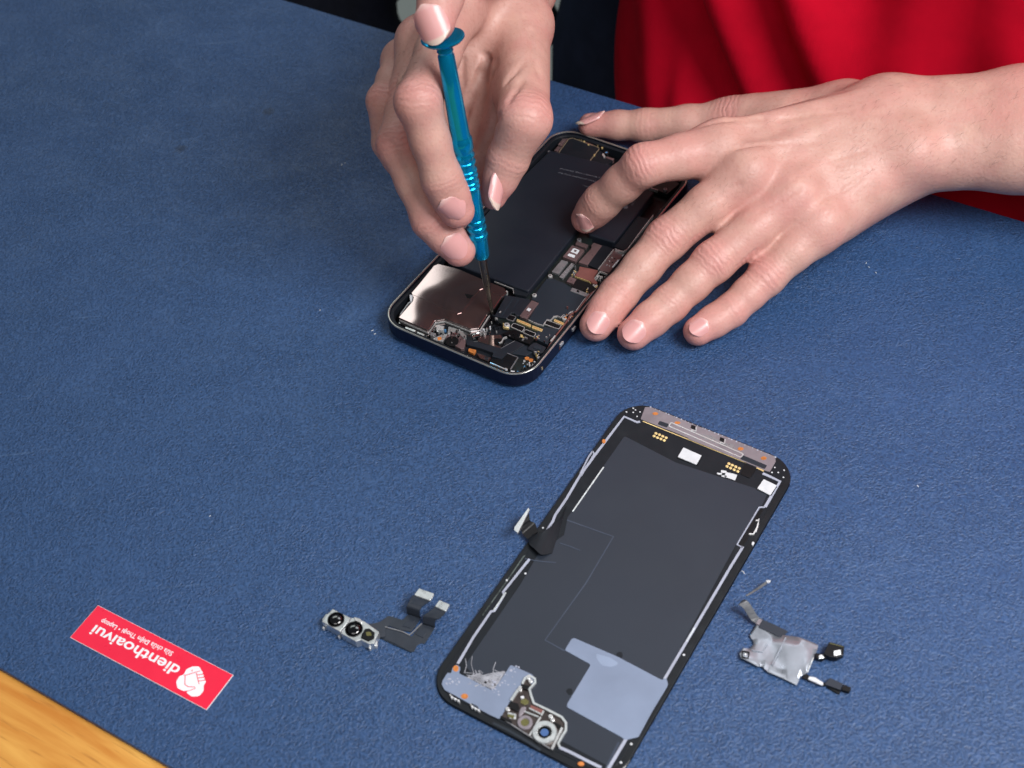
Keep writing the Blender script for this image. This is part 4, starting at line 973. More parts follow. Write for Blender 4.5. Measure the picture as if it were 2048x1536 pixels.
class Field:
    """signed distance grid, millimetres"""
    BIG = 14.0
    def __init__(s, lo, hi, h):
        s.lo = np.array(lo, float); s.h = h
        s.n = np.ceil((np.array(hi) - s.lo) / h).astype(int) + 1
        s.ax = [(s.lo[i] + h * np.arange(s.n[i])).astype(np.float32) for i in range(3)]
    def new(s): return np.full(s.n, s.BIG, np.float32)
    def box(s, lo, hi):
        a = np.clip(np.floor((np.array(lo) - s.lo) / s.h).astype(int), 0, s.n)
        b = np.clip(np.ceil((np.array(hi) - s.lo) / s.h).astype(int) + 1, 0, s.n)
        return tuple(slice(a[i], max(a[i], b[i])) for i in range(3))
    def cap(s, D, a, b, ra, rb, k, sub=False):
        a = np.asarray(a, float); b = np.asarray(b, float)
        m = max(ra, rb) + s.BIG
        sl = s.box(np.minimum(a, b) - m, np.maximum(a, b) + m)
        if any(q.stop <= q.start for q in sl): return
        X = s.ax[0][sl[0]][:, None, None] - a[0]; Y = s.ax[1][sl[1]][None, :, None] - a[1]; Z = s.ax[2][sl[2]][None, None, :] - a[2]
        d = b - a; L = max(1e-6, d @ d)
        t = np.clip((X * d[0] + Y * d[1] + Z * d[2]) / L, 0, 1)
        v = np.sqrt((X - t * d[0]) ** 2 + (Y - t * d[1]) ** 2 + (Z - t * d[2]) ** 2) - (ra + (rb - ra) * t)
        if sub: D[sl] = -smin(-D[sl], v, k)
        else: D[sl] = smin(D[sl], v.astype(np.float32), k) if k > 0 else np.minimum(D[sl], v)
    def chain(s, pts, rad, k=3.0, D=None):
        if D is None: D = s.new()
        for i in range(len(pts) - 1): s.cap(D, pts[i], pts[i + 1], rad[i], rad[i + 1], k)
        return D
    def first(s, D, px, py):
        d = C_FWD + C_R * (px - 1024) / CF - C_U * (py - 768) / CF
        q = C_O + d * np.arange(380, 720, .4)[:, None]
        i = np.round((q - s.lo) / s.h).astype(int); ok = ((i >= 0) & (i < s.n)).all(1); i = i[ok]; q = q[ok]
        v = D[i[:, 0], i[:, 1], i[:, 2]]; k = np.argmax(v < 0)
        return q[k] if len(v) and v[k] < 0 else None
    def crease(s, D, pts, r, k, lift=0.0):
        P = [s.first(D, *p) for p in pts]
        P = [p + (C_O - p) / np.linalg.norm(C_O - p) * lift for p in P if p is not None]
        for a, b in zip(P, P[1:]):
            if np.linalg.norm(a - b) < 30: s.cap(D, a, b, r, r, k, True)
    def surface(s, D):
        """surface nets"""
        neg = D < 0; n = s.n
        c = [neg[i:n[0] - 1 + i, j:n[1] - 1 + j, k:n[2] - 1 + k] for i in (0, 1) for j in (0, 1) for k in (0, 1)]
        cnt = sum(q.astype(np.int8) for q in c); act = (cnt > 0) & (cnt < 8)
        idx = np.full(act.shape, -1, np.int64); cells = np.argwhere(act); idx[act] = np.arange(len(cells))
        acc = np.zeros((len(cells), 3)); num = np.zeros(len(cells))
        cor = [(i, j, k) for i in (0, 1) for j in (0, 1) for k in (0, 1)]
        val = np.stack([D[cells[:, 0] + i, cells[:, 1] + j, cells[:, 2] + k] for i, j, k in cor], 1).astype(float)
        for p in range(8):
            for q in range(p + 1, 8):
                if sum(abs(a - b) for a, b in zip(cor[p], cor[q])) != 1: continue
                m_ = (val[:, p] < 0) != (val[:, q] < 0)
                t_ = val[m_, p] / (val[m_, p] - val[m_, q])
                acc[m_] += np.array(cor[p]) + t_[:, None] * (np.array(cor[q]) - np.array(cor[p])); num[m_] += 1
        V = (cells + acc / num[:, None]) * s.h + s.lo
        F = []
        for ax in range(3):
            o1, o2 = [a for a in range(3) if a != ax]
            A_ = np.take(neg, range(n[ax] - 1), ax); B_ = np.take(neg, range(1, n[ax]), ax)
            for flip in (False, True):
                e = np.argwhere((A_ & ~B_) if not flip else (~A_ & B_))
                e = e[(e[:, o1] > 0) & (e[:, o2] > 0) & (e[:, o1] < n[o1] - 1) & (e[:, o2] < n[o2] - 1)]
                g = []
                for d1, d2 in ((0, 0), (1, 0), (1, 1), (0, 1)):
                    q = e.copy(); q[:, o1] -= d1; q[:, o2] -= d2; g.append(idx[q[:, 0], q[:, 1], q[:, 2]])
                g = np.stack(g, 1)
                if flip != (ax == 1): g = g[:, ::-1]
                F.append(g)
        return V, np.concatenate(F)

def Z3(px, py, z): x, y = FT.at(px, py, z); return np.array([x, y, z])

# ---- left hand (photo right), spread over the phone. joints: pixel and height
def left_hand():
    J = dict(
        thumb=[(1690, 228, 32), (1462, 243, 19), (1292, 251, 12.5), (1180, 250, 10)],
        index=[(1440, 296, 46), (1288, 330, 47), (1203, 404, 25), (1172, 437, 14.2)],
        middle=[(1495, 348, 43), (1334, 478, 25), (1236, 590, 13), (1192, 650, 8.4)],
        ring=[(1588, 393, 37), (1427, 524, 22), (1339, 608, 12), (1267, 668, 7.8)],
        pinky=[(1640, 448, 29), (1532, 555, 17), (1462, 621, 10), (1396, 662, 7.2)])
    R = dict(thumb=[13, 9.6, 7.4, 5.5], index=[10.5, 8.5, 7.6, 6.4], middle=[10, 8.6, 7.5, 6.7], ring=[10, 8.3, 7.3, 6.6], pinky=[9.6, 7.4, 6.5, 6.0])
    J = {k: [Z3(*q) for q in v] for k, v in J.items()}
    W1, W2 = Z3(1775, 234, 45), Z3(1795, 312, 36)
    F1, F2 = Z3(2048, 216, 50), Z3(2048, 295, 43)
    E1, E2 = Z3(2330, 190, 62), Z3(2330, 300, 52)
    f = Field((18, 318, -2), (305, 545, 88), .95)
    P = f.new()
    f.cap(P, W1, F1, 15.3, 14.6, 12); f.cap(P, W2, F2, 15.3, 15, 14); f.cap(P, F1, E1, 14.6, 19, 12); f.cap(P, F2, E2, 15, 19, 14)
    for nm, w_, r0 in (('index', W1, 15), ('middle', (W1 * .6 + W2 * .4), 14), ('ring', (W1 * .25 + W2 * .75), 14), ('pinky', W2, 14.5)):
        f.cap(P, w_, J[nm][0] - np.array([0, 0, 2]), r0, R[nm][0], 9)
    f.cap(P, Z3(1655, 425, 22), Z3(1775, 340, 26), 13, 15, 9)          # hypothenar
    f.cap(P, Z3(1560, 330, 26), Z3(1700, 300, 28), 14, 16, 10)         # palm
    f.cap(P, W1 - np.array([0, 0, 4]), J['thumb'][0], 14, 12, 10)
    f.cap(P, J['thumb'][0], J['thumb'][1], 13, 9.6, 8)
    f.cap(P, Z3(1560, 262, 24), J['thumb'][1] + np.array([8, -6, 4]), 12, 7, 10)   # first web
    # knuckles, wrist bone, tendons
    for nm, r_ in (('index', 8.6), ('middle', 8.6), ('ring', 8.2), ('pinky', 7.8)):
        q = J[nm][0] + np.array([0, 0, 1.8]); f.cap(P, q, q + np.array([1, 1, 0]), r_, r_, 5)
    f.cap(P, Z3(1818, 300, 46), Z3(1826, 304, 46), 7, 7, 11)
    for nm, w_ in (('index', W1 + np.array([-6, 0, 12.5])), ('middle', W1 * .6 + W2 * .4 + np.array([-8, 0, 12.2])), ('ring', W1 * .3 + W2 * .7 + np.array([-8, 0, 11]))):
        f.cap(P, J[nm][0] + np.array([3, 2, 8.4]), w_ + np.array([0, 0, .5]), 2.6, 1.4, 3)
    T = P.copy(); parts = {}; webs = []
    for nm in ('thumb', 'index', 'middle', 'ring', 'pinky'):
        j, r = J[nm], R[nm]
        if nm == 'thumb': j, r = j[1:], r[1:]
        D = f.new(); mids = []; rr = []
        for i in range(len(j) - 1):
            mids += [j[i], (j[i] + j[i + 1]) / 2]; rr += [r[i], (r[i] + r[i + 1]) / 2 * (.955 if i < len(j) - 2 else 1.0)]
        mids.append(j[-1]); rr.append(r[-1])
        f.chain(mids, rr, 3.0, D); parts[nm] = (D, j)
    for nm in parts:
        T = smin(T, smin(P, parts[nm][0], 7.0), .9)
    # web between neighbouring fingers
    for a_, b_ in (('index', 'middle'), ('middle', 'ring'), ('ring', 'pinky')):
        f.cap(T, J[a_][0] * .82 + J[a_][1] * .18 - np.array([0, 0, 4]), J[b_][0] * .82 + J[b_][1] * .18 - np.array([0, 0, 4]), 5.5, 5.5, 6)
    for a_, b_, t1 in (('middle', 'ring', .56), ('ring', 'pinky', .70)):
        q = lambda t_: ((J[a_][0] + J[b_][0]) * (1 - t_) + (J[a_][1] + J[b_][1]) * t_) / 2 - np.array([0, 0, 3.2])
        f.cap(T, q(.1), q(t1), 5.2, 4.2, 3.5)
    for q, r_, lf in (([(1345, 262), (1400, 250), (1455, 240), (1530, 236)], .8, .5), ([(1400, 405), (1440, 392), (1480, 368)], .8, .6),
                      ([(1520, 420), (1560, 402), (1600, 376)], .7, .6), ([(1450, 300), (1540, 288), (1640, 282)], .7, .6), ([(1660, 320), (1730, 300)], .6, .5),
                      ([(1560, 240), (1640, 226), (1700, 222)], .6, .5), ([(1640, 400), (1690, 380), (1730, 350)], .6, .5)):
        f.crease(T, q, r_, 1.3, r_ + .12)
    V, F = f.surface(T)
    return V, F, J, R

# ---- right hand (photo left), holding the screwdriver. joints: pixel and distance from the camera
def right_hand():
    J = dict(
        thumb=[(1040, 50, 565), (1050, 238, 524), (1016, 318, 534), (987, 393, 541)],
        index=[(975, -75, 528), (930, -205, 492), (895, -65, 481), (870, 42, 480)],
        middle=[(912, 20, 540), (836, 203, 503), (884, 358, 519), (914, 421, 527)],
        ring=[(845, 85, 552), (797, 290, 532), (862, 440, 537), (918, 500, 543)],
        pinky=[(806, 122, 567), (770, 203, 545), (778, 285, 552), (815, 345, 560)])
    R = dict(thumb=[12, 9.4, 7.9, 5.2], index=[10, 9.2, 8.4, 7.2], middle=[10.3, 8.4, 7.5, 6.8], ring=[10, 8.2, 7.4, 6.6], pinky=[8, 7.0, 6.5, 6])
    J = {k: [ray_pt(*q) for q in v] for k, v in J.items()}
    Wr = ray_pt(1012, -25, 592); FA = ray_pt(1075, -190, 668); EL = ray_pt(1150, -300, 760)
    lo = np.min([q for v in J.values() for q in v] + [Wr], 0) - 16; hi = np.max([q for v in J.values() for q in v] + [Wr, FA], 0) + 24
    f = Field(lo, hi, .9)
    P = f.new()
    side = np.array([14.0, -4, 0])
    f.cap(P, Wr - side * .6, FA - side * .7, 16, 19, 10); f.cap(P, Wr + side * .5, FA + side * .7, 15, 19, 12)
    f.cap(P, FA, EL, 24, 28, 12)
    for nm, r0 in (('index', 13), ('middle', 13), ('ring', 12), ('pinky', 11)):
        f.cap(P, Wr, J[nm][0], r0, R[nm][0], 8)
    f.cap(P, Wr, J['thumb'][0], 13, 12, 9)
    f.cap(P, J['thumb'][0], J['thumb'][1], 12.5, 9.4, 8)
    f.cap(P, ray_pt(1000, 120, 566), ray_pt(1035, 215, 545), 9.5, 8, 9)       # thenar pad
    f.cap(P, ray_pt(985, 40, 560), ray_pt(1010, 110, 560), 9, 9, 9)
    f.cap(P, ray_pt(930, 140, 562), ray_pt(950, 20, 560), 11, 11, 9)          # palm behind the driver
    f.cap(P, ray_pt(885, 190, 566), ray_pt(900, 100, 562), 9, 11, 8)
    f.cap(P, ray_pt(975, 150, 562), ray_pt(990, 285, 556), 9.5, 8.5, 8)
    f.cap(P, ray_pt(925, 190, 568), ray_pt(945, 320, 562), 9, 8, 8)
    f.cap(P, ray_pt(900, 260, 566), ray_pt(915, 340, 562), 8, 7, 6)
    f.cap(P, ray_pt(948, 300, 558), ray_pt(960, 372, 556), 7, 6, 5)
    # folds of the web
    f.cap(P, ray_pt(938, 290, 550), ray_pt(968, 160, 550), 2.2, 1.8, 4, True)
    f.cap(P, ray_pt(968, 160, 550), ray_pt(985, 120, 549), 1.8, .8, 3, True)
    f.cap(P, ray_pt(985, 260, 546), ray_pt(1012, 150, 545), 1.2, .8, 3, True)
    f.cap(P, ray_pt(1000, 265, 543), ray_pt(1040, 140, 540), 1.0, .6, 3, True)
    T = P.copy(); parts = {}
    for nm in ('thumb', 'index', 'middle', 'ring', 'pinky'):
        j, r = J[nm], R[nm]
        if nm == 'thumb': j, r = j[1:], r[1:]
        D = f.new(); mids = []; rr = []
        for i in range(len(j) - 1):
            mids += [j[i], (j[i] + j[i + 1]) / 2]; rr += [r[i], (r[i] + r[i + 1]) / 2 * (.91 if i < len(j) - 2 else 1.0)]
        mids.append(j[-1]); rr.append(r[-1])
        f.chain(mids, rr, 3.0, D); parts[nm] = (D, j)
    for nm in parts: T = np.minimum(T, smin(P, parts[nm][0], 5.5))
    for q, r_, lf in (([(973, 120), (963, 146), (942, 193), (930, 225), (915, 262)], 1.5, 0), ([(996, 232), (980, 268), (966, 300)], 1.1, .2), ([(1044, 160), (1030, 180), (1016, 202)], .9, .4),
                      ([(1052, 118), (1030, 142), (1012, 165)], .8, .4), ([(968, 110), (990, 128), (985, 150)], 1.1, .2), ([(1060, 60), (1068, 110), (1080, 150)], .7, .4), ([(925, 120), (922, 170), (905, 215)], .9, .3)):
        f.crease(T, q, r_, 1.9, min(r_, lf + .5))
    V, F = f.surface(T)
    return V, F, J, R

pe = empty('person', (150, 640, -745), (0, 0, 0), 'person in a red shirt working on the opened phone with both hands', 'person')
PEO = np.array([150.0, 640, -745])

SKIN = bpy.data.materials.new('skin'); SKIN.use_nodes = True
t = NT(SKIN); b = t.bsdf; co = t.coords()
at = t.add('ShaderNodeAttribute', attribute_name='red'); aw = t.add('ShaderNodeAttribute', attribute_name='wr'); au = t.add('ShaderNodeAttribute', attribute_name='wu')
n1 = t.noise(co, 110, 4); n2 = t.noise(co, 700, 3)
wv = t.math('SINE', t.math('ADD', t.math('MULTIPLY', au.outputs['Fac'], 2.7), t.math('MULTIPLY', t.noise(co, 170, 3, .6), 13.0)))
cc = t.mix(t.ramp(n1, .3, .7), (.49, .275, .228, 1), (.57, .34, .285, 1))
cc = t.mix(t.math('MULTIPLY', at.outputs['Fac'], .62), cc, (.64, .23, .23, 1))
cc = t.mix(t.ramp(n2, .55, .72, 0, .38), cc, (.42, .19, .15, 1))
cc = t.mix(t.ramp(t.noise(co, 38, 4, .65), .45, .7, 0, .45), cc, (.60, .25, .23, 1))
cc = t.mix(t.ramp(t.noise(co, 70, 3, .6), .55, .72, 0, .30), cc, (.66, .42, .33, 1))
cc = t.mix(t.math('MULTIPLY', t.ramp(wv, .2, 1, 0, 1), t.math('MULTIPLY', aw.outputs['Fac'], .28)), cc, (.45, .19, .17, 1))
t.link(cc, b.inputs['Base Color'])
t.link(t.ramp(n2, .3, .7, .40, .56), b.inputs['Roughness'])
b.inputs['Subsurface Weight'].default_value = .07; b.inputs['Subsurface Radius'].default_value = (1, .35, .2); b.inputs['Subsurface Scale'].default_value = .003
b.inputs['Specular IOR Level'].default_value = .4
vv = t.add('ShaderNodeTexVoronoi', feature='DISTANCE_TO_EDGE'); t.link(co, vv.inputs['Vector']); vv.inputs['Scale'].default_value = 480
hh = t.math('ADD', t.math('MULTIPLY', t.math('MULTIPLY', wv, aw.outputs['Fac']), .33), t.math('ADD', t.math('MULTIPLY', vv.outputs['Distance'], .55), t.math('MULTIPLY', t.noise(co, 330, 4, .6), .8)))
t.bump(hh, .62, .36)

def skin_mesh(sets):
    vs = []; fs = []; red = []; wr = []; wu = []; n0 = 0
    for V, F, J, R, dors in sets:
        r_ = np.zeros(len(V)); w_ = np.zeros(len(V)); u_ = np.zeros(len(V))
        for nm, j in J.items():
            tip = j[-1]; r_ = np.maximum(r_, np.exp(-(np.linalg.norm(V - tip, axis=1) / 11) ** 2))
            for i in (1, 2) if nm != 'thumb' else (1, 2):
                ax = j[i + 1] - j[i - 1] if i + 1 < len(j) else j[i] - j[i - 1]; ax = ax / np.linalg.norm(ax)
                dd = V - j[i]; al = dd @ ax; rad = np.linalg.norm(dd - al[:, None] * ax, axis=1)
                rv = (dd - al[:, None] * ax) / np.maximum(rad, 1e-6)[:, None]
                m_ = np.exp(-(al / (7.0 if i == 1 else 3.6)) ** 2) * (rad < 13) * np.clip(rv @ dors * 1.4 + .1, 0, 1) * (1 if i == 1 else .55)
                g = m_ > w_; u_[g] = al[g]; w_ = np.maximum(w_, m_)
                r_ = np.maximum(r_, .55 * m_)
            r_ = np.maximum(r_, .22 * np.exp(-(np.linalg.norm(V - j[0], axis=1) / 18) ** 2))
        vs.append(V); fs.append(F + n0); red.append(r_); wr.append(w_); wu.append(u_); n0 += len(V)
    V = np.concatenate(vs); F = np.concatenate(fs)
    me = bpy.data.meshes.new('body')
    me.vertices.add(len(V)); me.vertices.foreach_set('co', ((V - PEO) * S).astype(np.float32).ravel())
    me.loops.add(F.size); me.loops.foreach_set('vertex_index', F.astype(np.int32).ravel())
    me.polygons.add(len(F)); me.polygons.foreach_set('loop_start', np.arange(0, F.size, 4, dtype=np.int32))
    me.polygons.foreach_set('loop_total', np.full(len(F), 4, np.int32))
    me.update(); me.validate()
    for nm, dat in (('red', red), ('wr', wr), ('wu', wu)):
        a_ = me.attributes.new(nm, 'FLOAT', 'POINT'); a_.data.foreach_set('value', np.concatenate(dat).astype(np.float32))
    o = link('body', me, pe, [SKIN], smooth=True)
    return o, V, F
LH, RH = left_hand(), right_hand()
body, BV, BF = skin_mesh([LH + (np.array([-.2, -.2, .96]),), RH + (-C_FWD,)])
bvh = BVHTree.FromPolygons([tuple(v) for v in BV], [tuple(int(i) for i in q) for q in BF])

# ---- fine dark hairs on forearms and finger backs
HAIR = M('hair', (.085, .045, .03, 1), .5)
def hairs():
    nrm = np.zeros_like(BV); e1 = BV[BF[:, 1]] - BV[BF[:, 0]]; e2 = BV[BF[:, 3]] - BV[BF[:, 0]]; fn = np.cross(e1, e2)
    for k in range(4): np.add.at(nrm, BF[:, k], fn)
    nrm /= np.maximum(1e-9, np.linalg.norm(nrm, axis=1))[:, None]
    d = BV - C_O; zz = d @ C_FWD; px = 1024 + CF * (d @ C_R) / zz; py = 768 - CF * (d @ C_U) / zz
    face = (nrm * -d).sum(1) > 0
    v = []; f = []
    def grow(mask, cnt, dirv, ln):
        ids = np.flatnonzero(mask & face)
        if not len(ids): return
        for i in rng.choice(ids, min(cnt, len(ids)), replace=False):
            n = nrm[i]; t_ = np.array(dirv, float) + rng.normal(0, .22, 3); t_ -= n * (t_ @ n); t_ /= np.linalg.norm(t_)
            l = ln * rng.uniform(.5, 1.2); p = BV[i]; s_ = np.cross(n, t_) * .03
            base = len(v)
            for k, (a_, h_) in enumerate(((0, -.1), (.45, .45), (.8, .55), (1.0, .35))):
                c = p + t_ * l * a_ + n * h_ * min(1, l * .3); w_ = (1 - a_ * .8)
                v.extend([c - s_ * w_, c + s_ * w_, c + n * .04 * w_])
            for k in range(3):
                for q in range(3):
                    r_ = (q + 1) % 3; f.append((base + k * 3 + q, base + k * 3 + r_, base + k * 3 + 3 + r_, base + k * 3 + 3 + q))
    grow((px > 1690) & (py < 360), 420, (-.75, -.62, -.1), 4.0)
    grow((px > 1500) & (px < 1690) & (py < 330), 60, (-.75, -.6, 0), 2.6)
    grow((px > 795) & (px < 880) & (py > 85) & (py < 175), 130, (-.1, -.6, -.6), 3.2)
    grow((px > 1350) & (px < 1470) & (py > 350) & (py < 450), 40, (-.5, -.6, -.2), 2.5)
    mesh('fine_hair', np.array(v) - PEO, f, HAIR, body, kind='stuff')
hairs()
# ---- finger nails, laid on the finger surface
NAIL = bpy.data.materials.new('nail'); NAIL.use_nodes = True
t = NT(NAIL); b = t.bsdf
av = t.add('ShaderNodeAttribute', attribute_name='v')
cc = t.mix(t.ramp(av.outputs['Fac'], .0, .16, 0, 1), (.70, .49, .46, 1), (.64, .32, .31, 1))
cc = t.mix(t.ramp(av.outputs['Fac'], .83, .88, 0, 1), cc, (.64, .53, .45, 1))
nn = t.noise(t.coords(), 250, 3); cc = t.mix(t.ramp(nn, .3, .8, 0, .3), cc, (.68, .38, .37, 1))
t.link(cc, b.inputs['Base Color']); b.inputs['Roughness'].default_value = .32; b.inputs['Coat Weight'].default_value = .08
b.inputs['Subsurface Weight'].default_value = .05; b.inputs['Subsurface Scale'].default_value = .002
def nail(px, py, tx, ty, wd, ln, free=.15, nrm=None, arch=.60, conform=True, nabs=None):
    """nail centred at a pixel; (tx, ty) is a pixel further towards the finger tip"""
    def hit(px, py):
        d = C_FWD + C_R * (px - 1024) / CF - C_U * (py - 768) / CF; d = d / np.linalg.norm(d)
        h = bvh.ray_cast(Vector(C_O), Vector(d)); return h
    h0 = hit(px, py)
    if h0[0] is None: return None
    c = np.array(h0[0])
    ns = []
    for dx in (-8, 0, 8):
        for dy in (-8, 0, 8):
            h = hit(px + dx, py + dy)
            if h[0] is not None and (np.array(h[0]) - c) @ (np.array(h[0]) - c) < 40: ns.append(np.array(h[1]))
    n = np.mean(ns, 0); n /= np.linalg.norm(n)
    if n @ (C_O - c) < 0: n = -n
    if nrm is not None:
        n = n + C_R * nrm[0] + C_U * nrm[1] - C_FWD * nrm[2]; n /= np.linalg.norm(n)
    dep = (c - C_O) @ C_FWD
    tt = ray_pt(tx, ty, dep) - ray_pt(px, py, dep); tt = tt - n * (tt @ n); tt /= np.linalg.norm(tt)
    s = np.cross(tt, n)
    if nabs is not None:
        n = C_R * nabs[0] + C_U * nabs[1] - C_FWD * nabs[2]; n /= np.linalg.norm(n)
    U, Vn = 13, 17
    # run along the real surface: one point behind, one ahead
    def drop(q):
        h = bvh.ray_cast(Vector(q + n * 6), Vector(-n), 12); return np.array(h[0]) if h[0] is not None else q
    if nabs is None:
        a0, a1 = drop(c - tt * ln * .32), drop(c + tt * ln * .18); tt = a1 - a0
    else: tt = ray_pt(tx, ty, dep) - ray_pt(px, py, dep)
    tt = tt /np.linalg.norm(tt); tt /= np.linalg.norm(tt); n = n - tt * (n @ tt); n /= np.linalg.norm(n); s = np.cross(tt, n)
    Rn = wd * arch; verts = []; rows = []
    for j in range(Vn):
        v = j / (Vn - 1); row = []
        v0, v1 = .36, .66
        wv_ = (math.sqrt(max(.06, 1 - ((v0 - v) / v0) ** 2)) if v < v0 else 1.0 if v < v1 else 1 - ((v - v1) / (1 - v1)) ** 2.4 * .42)
        fm = math.asin(min(.98, wd / 2 / Rn))
        for i in range(U):
            u = 2 * i / (U - 1) - 1; ph_ = u * wv_ * fm
            z = Rn * (math.cos(ph_) - 1) + .50 - (.3 * (1 - v / .12) if v < .12 else 0) - .9 * max(0, v - .45) ** 2 * (ln / 11)
            q = c + tt * ((v - .5 - .17 * u * u * max(0, v - .3) + .10 * u * u * max(0, .5 - v)) * ln) + s * (Rn * math.sin(ph_))
            if conform and v < .84 and abs(u) < .99:
                hq = bvh.ray_cast(Vector(q + n * 5), Vector(-n), 9)
                if hq[0] is not None: z = max(z, min(z + 1.2, (np.array(hq[0]) - c) @ n + .13))
            verts.append(c + tt * ((v - .5 - .17 * u * u * max(0, v - .3) + .10 * u * u * max(0, .5 - v)) * ln) + s * (Rn * math.sin(ph_)) + n * z); row.append((u, v, None, None))
        rows.append(row)
    top = np.array(verts); bot = top - n * .7
    Vv = np.concatenate([top, bot]) - PEO; N = U * Vn; F = []
    for j in range(Vn - 1):
        for i in range(U - 1):
            a = j * U + i; F.append((a, a + 1, a + U + 1, a + U)); F.append((N + a, N + a + U, N + a + U + 1, N + a + 1))
    ring = [i for i in range(U)] + [j * U + U - 1 for j in range(1, Vn)] + [(Vn - 1) * U + i for i in range(U - 2, -1, -1)] + [j * U for j in range(Vn - 2, 0, -1)]
    for k in range(len(ring)):
        a, b_ = ring[k], ring[(k + 1) % len(ring)]; F.append((b_, a, N + a, N + b_))
    o = mesh('fingernail', Vv, F, NAIL, body, smooth=True)
    a_ = o.data.attributes.new('v', 'FLOAT', 'POINT')
    vals = [rows[j][i][1] * (1 if free else .8) for j in range(Vn) for i in range(U)]; a_.data.foreach_set('value', vals * 2)
    o.data.update()
    return o
# left hand
nail(1197, 645, 1178, 674, 8.6, 9.6, 0, arch=.66)
nail(1268, 662, 1242, 690, 8.8, 9.8, 0, arch=.66)
nail(1398, 653, 1374, 670, 7.2, 8.2, 0, arch=.66)
nail(1166, 446, 1160, 466, 9.0, 9.0, .2, (-.3, -.5, .2))
nail(1180, 234, 1150, 229, 8.0, 14.5, .3, (-.1, 1.4, -.5))
# right hand
nail(860, 49, 872, 84, 11.8, 14.5, .25)
nail(904, 418, 921, 440, 9.8, 11, 0, arch=.66)
nail(910, 494, 929, 515, 9.8, 11.5, 0, arch=.66)
nail(1002, 376, 993, 428, 8.6, 17.5, .3, conform=False, nabs=(.86, .1, .5))
# ---- clothes
def plane_u(px, py, n):
    d = C_FWD + C_R * (px - 1024) / CF - C_U * (py - 768) / CF
    k = (n - C_O[:2] @ EN) / (d[:2] @ EN); p = C_O + d * k
    return p[:2] @ EU, p[2]
NC = N1 + 128
uL, _ = plane_u(1296, 100, NC)
SHIRT = M('red_cotton', (.55, .003, .022, 1), .85, 0, .06, 60, .05, .35, 1600, .08)
VAL = []
for (pa, pb, sg, am) in (((1325, 10), (1430, 190), 15, .125), ((1528, 5), (1585, 165), 15, .13), ((1800, 5), (1850, 120), 28, .13), ((1680, 10), (1690, 130), 30, .05), ((1295, 40), (1310, 180), 7, .05)):
    ua, za = plane_u(*pa, N1 + 30); ub, zb = plane_u(*pb, N1 + 30)
    VAL.append((ua - (uL + 188), za, (ub - ua) / (zb - za), sg, am))
def torso(name, cu, cn, prof, mat, folds=True, parent=None, amp=1.0):
    NA, v, f = 420, [], []
    for iz, (z, ru, rn) in enumerate(prof):
        for k in range(NA):
            a = 2 * math.pi * k / NA; c_, s_ = math.cos(a), math.sin(a)
            e = 2 / 2.6; x = math.copysign(abs(c_) ** e, c_) * ru; y = math.copysign(abs(s_) ** e, s_) * rn
            if folds:
                q = 1 + amp * (.030 * math.sin(x * .075 + z * .030 + .5) * (1 if y < 0 else .4) + .038 * math.sin(x * .031 + z * .018 + 2.2) + .028 * math.sin(x * .13 + z * .045 + 1.0) + .020 * math.sin(z * .05 + x * .02))
                q *= 1 - sum(am * math.exp(-((x - (x0 + (z - z0) * sl)) / sg) ** 2) for x0, z0, sl, sg, am in VAL)
                y *= q; x *= 1 + (q - 1) * .3
            p = EU * (cu + x) + EN * (cn + y); v.append((p[0] - PEO[0], p[1] - PEO[1], z - PEO[2]))
    for i in range(len(prof) - 1):
        for k in range(NA):
            j = (k + 1) % NA; f.append((i * NA + k, i * NA + j, (i + 1) * NA + j, (i + 1) * NA + k))
    f.append(tuple(range(NA - 1, -1, -1))); f.append(tuple(range((len(prof) - 1) * NA, len(prof) * NA)))
    return mesh(name, v, f, mat, parent, smooth=True)
cu = uL + 188
prof = []
for k in range(80):
    z = -190 + 560 * k / 79
    r = 1.0 if z < 280 else math.sqrt(max(.08, 1 - ((z - 280) / 95) ** 2))
    flare = 1 + .05 * max(0, (-z) / 190)
    prof.append((z, 188 * r * flare, 112 * (r ** .6) * flare))
shirt = torso('shirt', cu, NC, prof, SHIRT, True, pe)
def tube(name, pts, rad, mat, parent, n=24, off=PEO):
    v = []; f = []
    P = [np.array(p, float) for p in pts]
    for i, p in enumerate(P):
        d = P[min(i + 1, len(P) - 1)] - P[max(i - 1, 0)]; d /= np.linalg.norm(d)
        a = np.cross(d, [0.3, .2, 1]); a /= np.linalg.norm(a); b_ = np.cross(d, a)
        for k in range(n):
            q = 2 * math.pi * k / n; r = rad[i] * (1 + .035 * math.sin(3 * q + i * 1.3) + .02 * math.sin(5 * q - i))
            v.append(p + a * r * math.cos(q) + b_ * r * math.sin(q) - off)
    for i in range(len(P) - 1):
        for k in range(n):
            j = (k + 1) % n; f.append((i * n + k, i * n + j, (i + 1) * n + j, (i + 1) * n + k))
    f.append(tuple(range(n - 1, -1, -1))); f.append(tuple(range((len(P) - 1) * n, len(P) * n)))
    return mesh(name, v, f, mat, parent, smooth=True)
def p3(u, n, z): q = EU * u + EN * n; return np.array([q[0], q[1], z])
SHL, SHR = p3(cu + 165, NC, 300), p3(cu - 160, NC, 300)
ELB_L = Z3(2330, 245, 57) + np.array([25, 10, 6]); ELB_R = ray_pt(1150, -300, 760)
def lerp(a, b, k): return a * (1 - k) + b * k
tube('sleeve', [SHL + np.array([0, 0, 20]), lerp(SHL, ELB_L, .25), lerp(SHL, ELB_L, .5)], [62, 66, 68], SHIRT, shirt)
tube('sleeve', [SHR + np.array([0, 0, 20]), lerp(SHR, ELB_R, .25), lerp(SHR, ELB_R, .55)], [62, 64, 64], SHIRT, shirt)
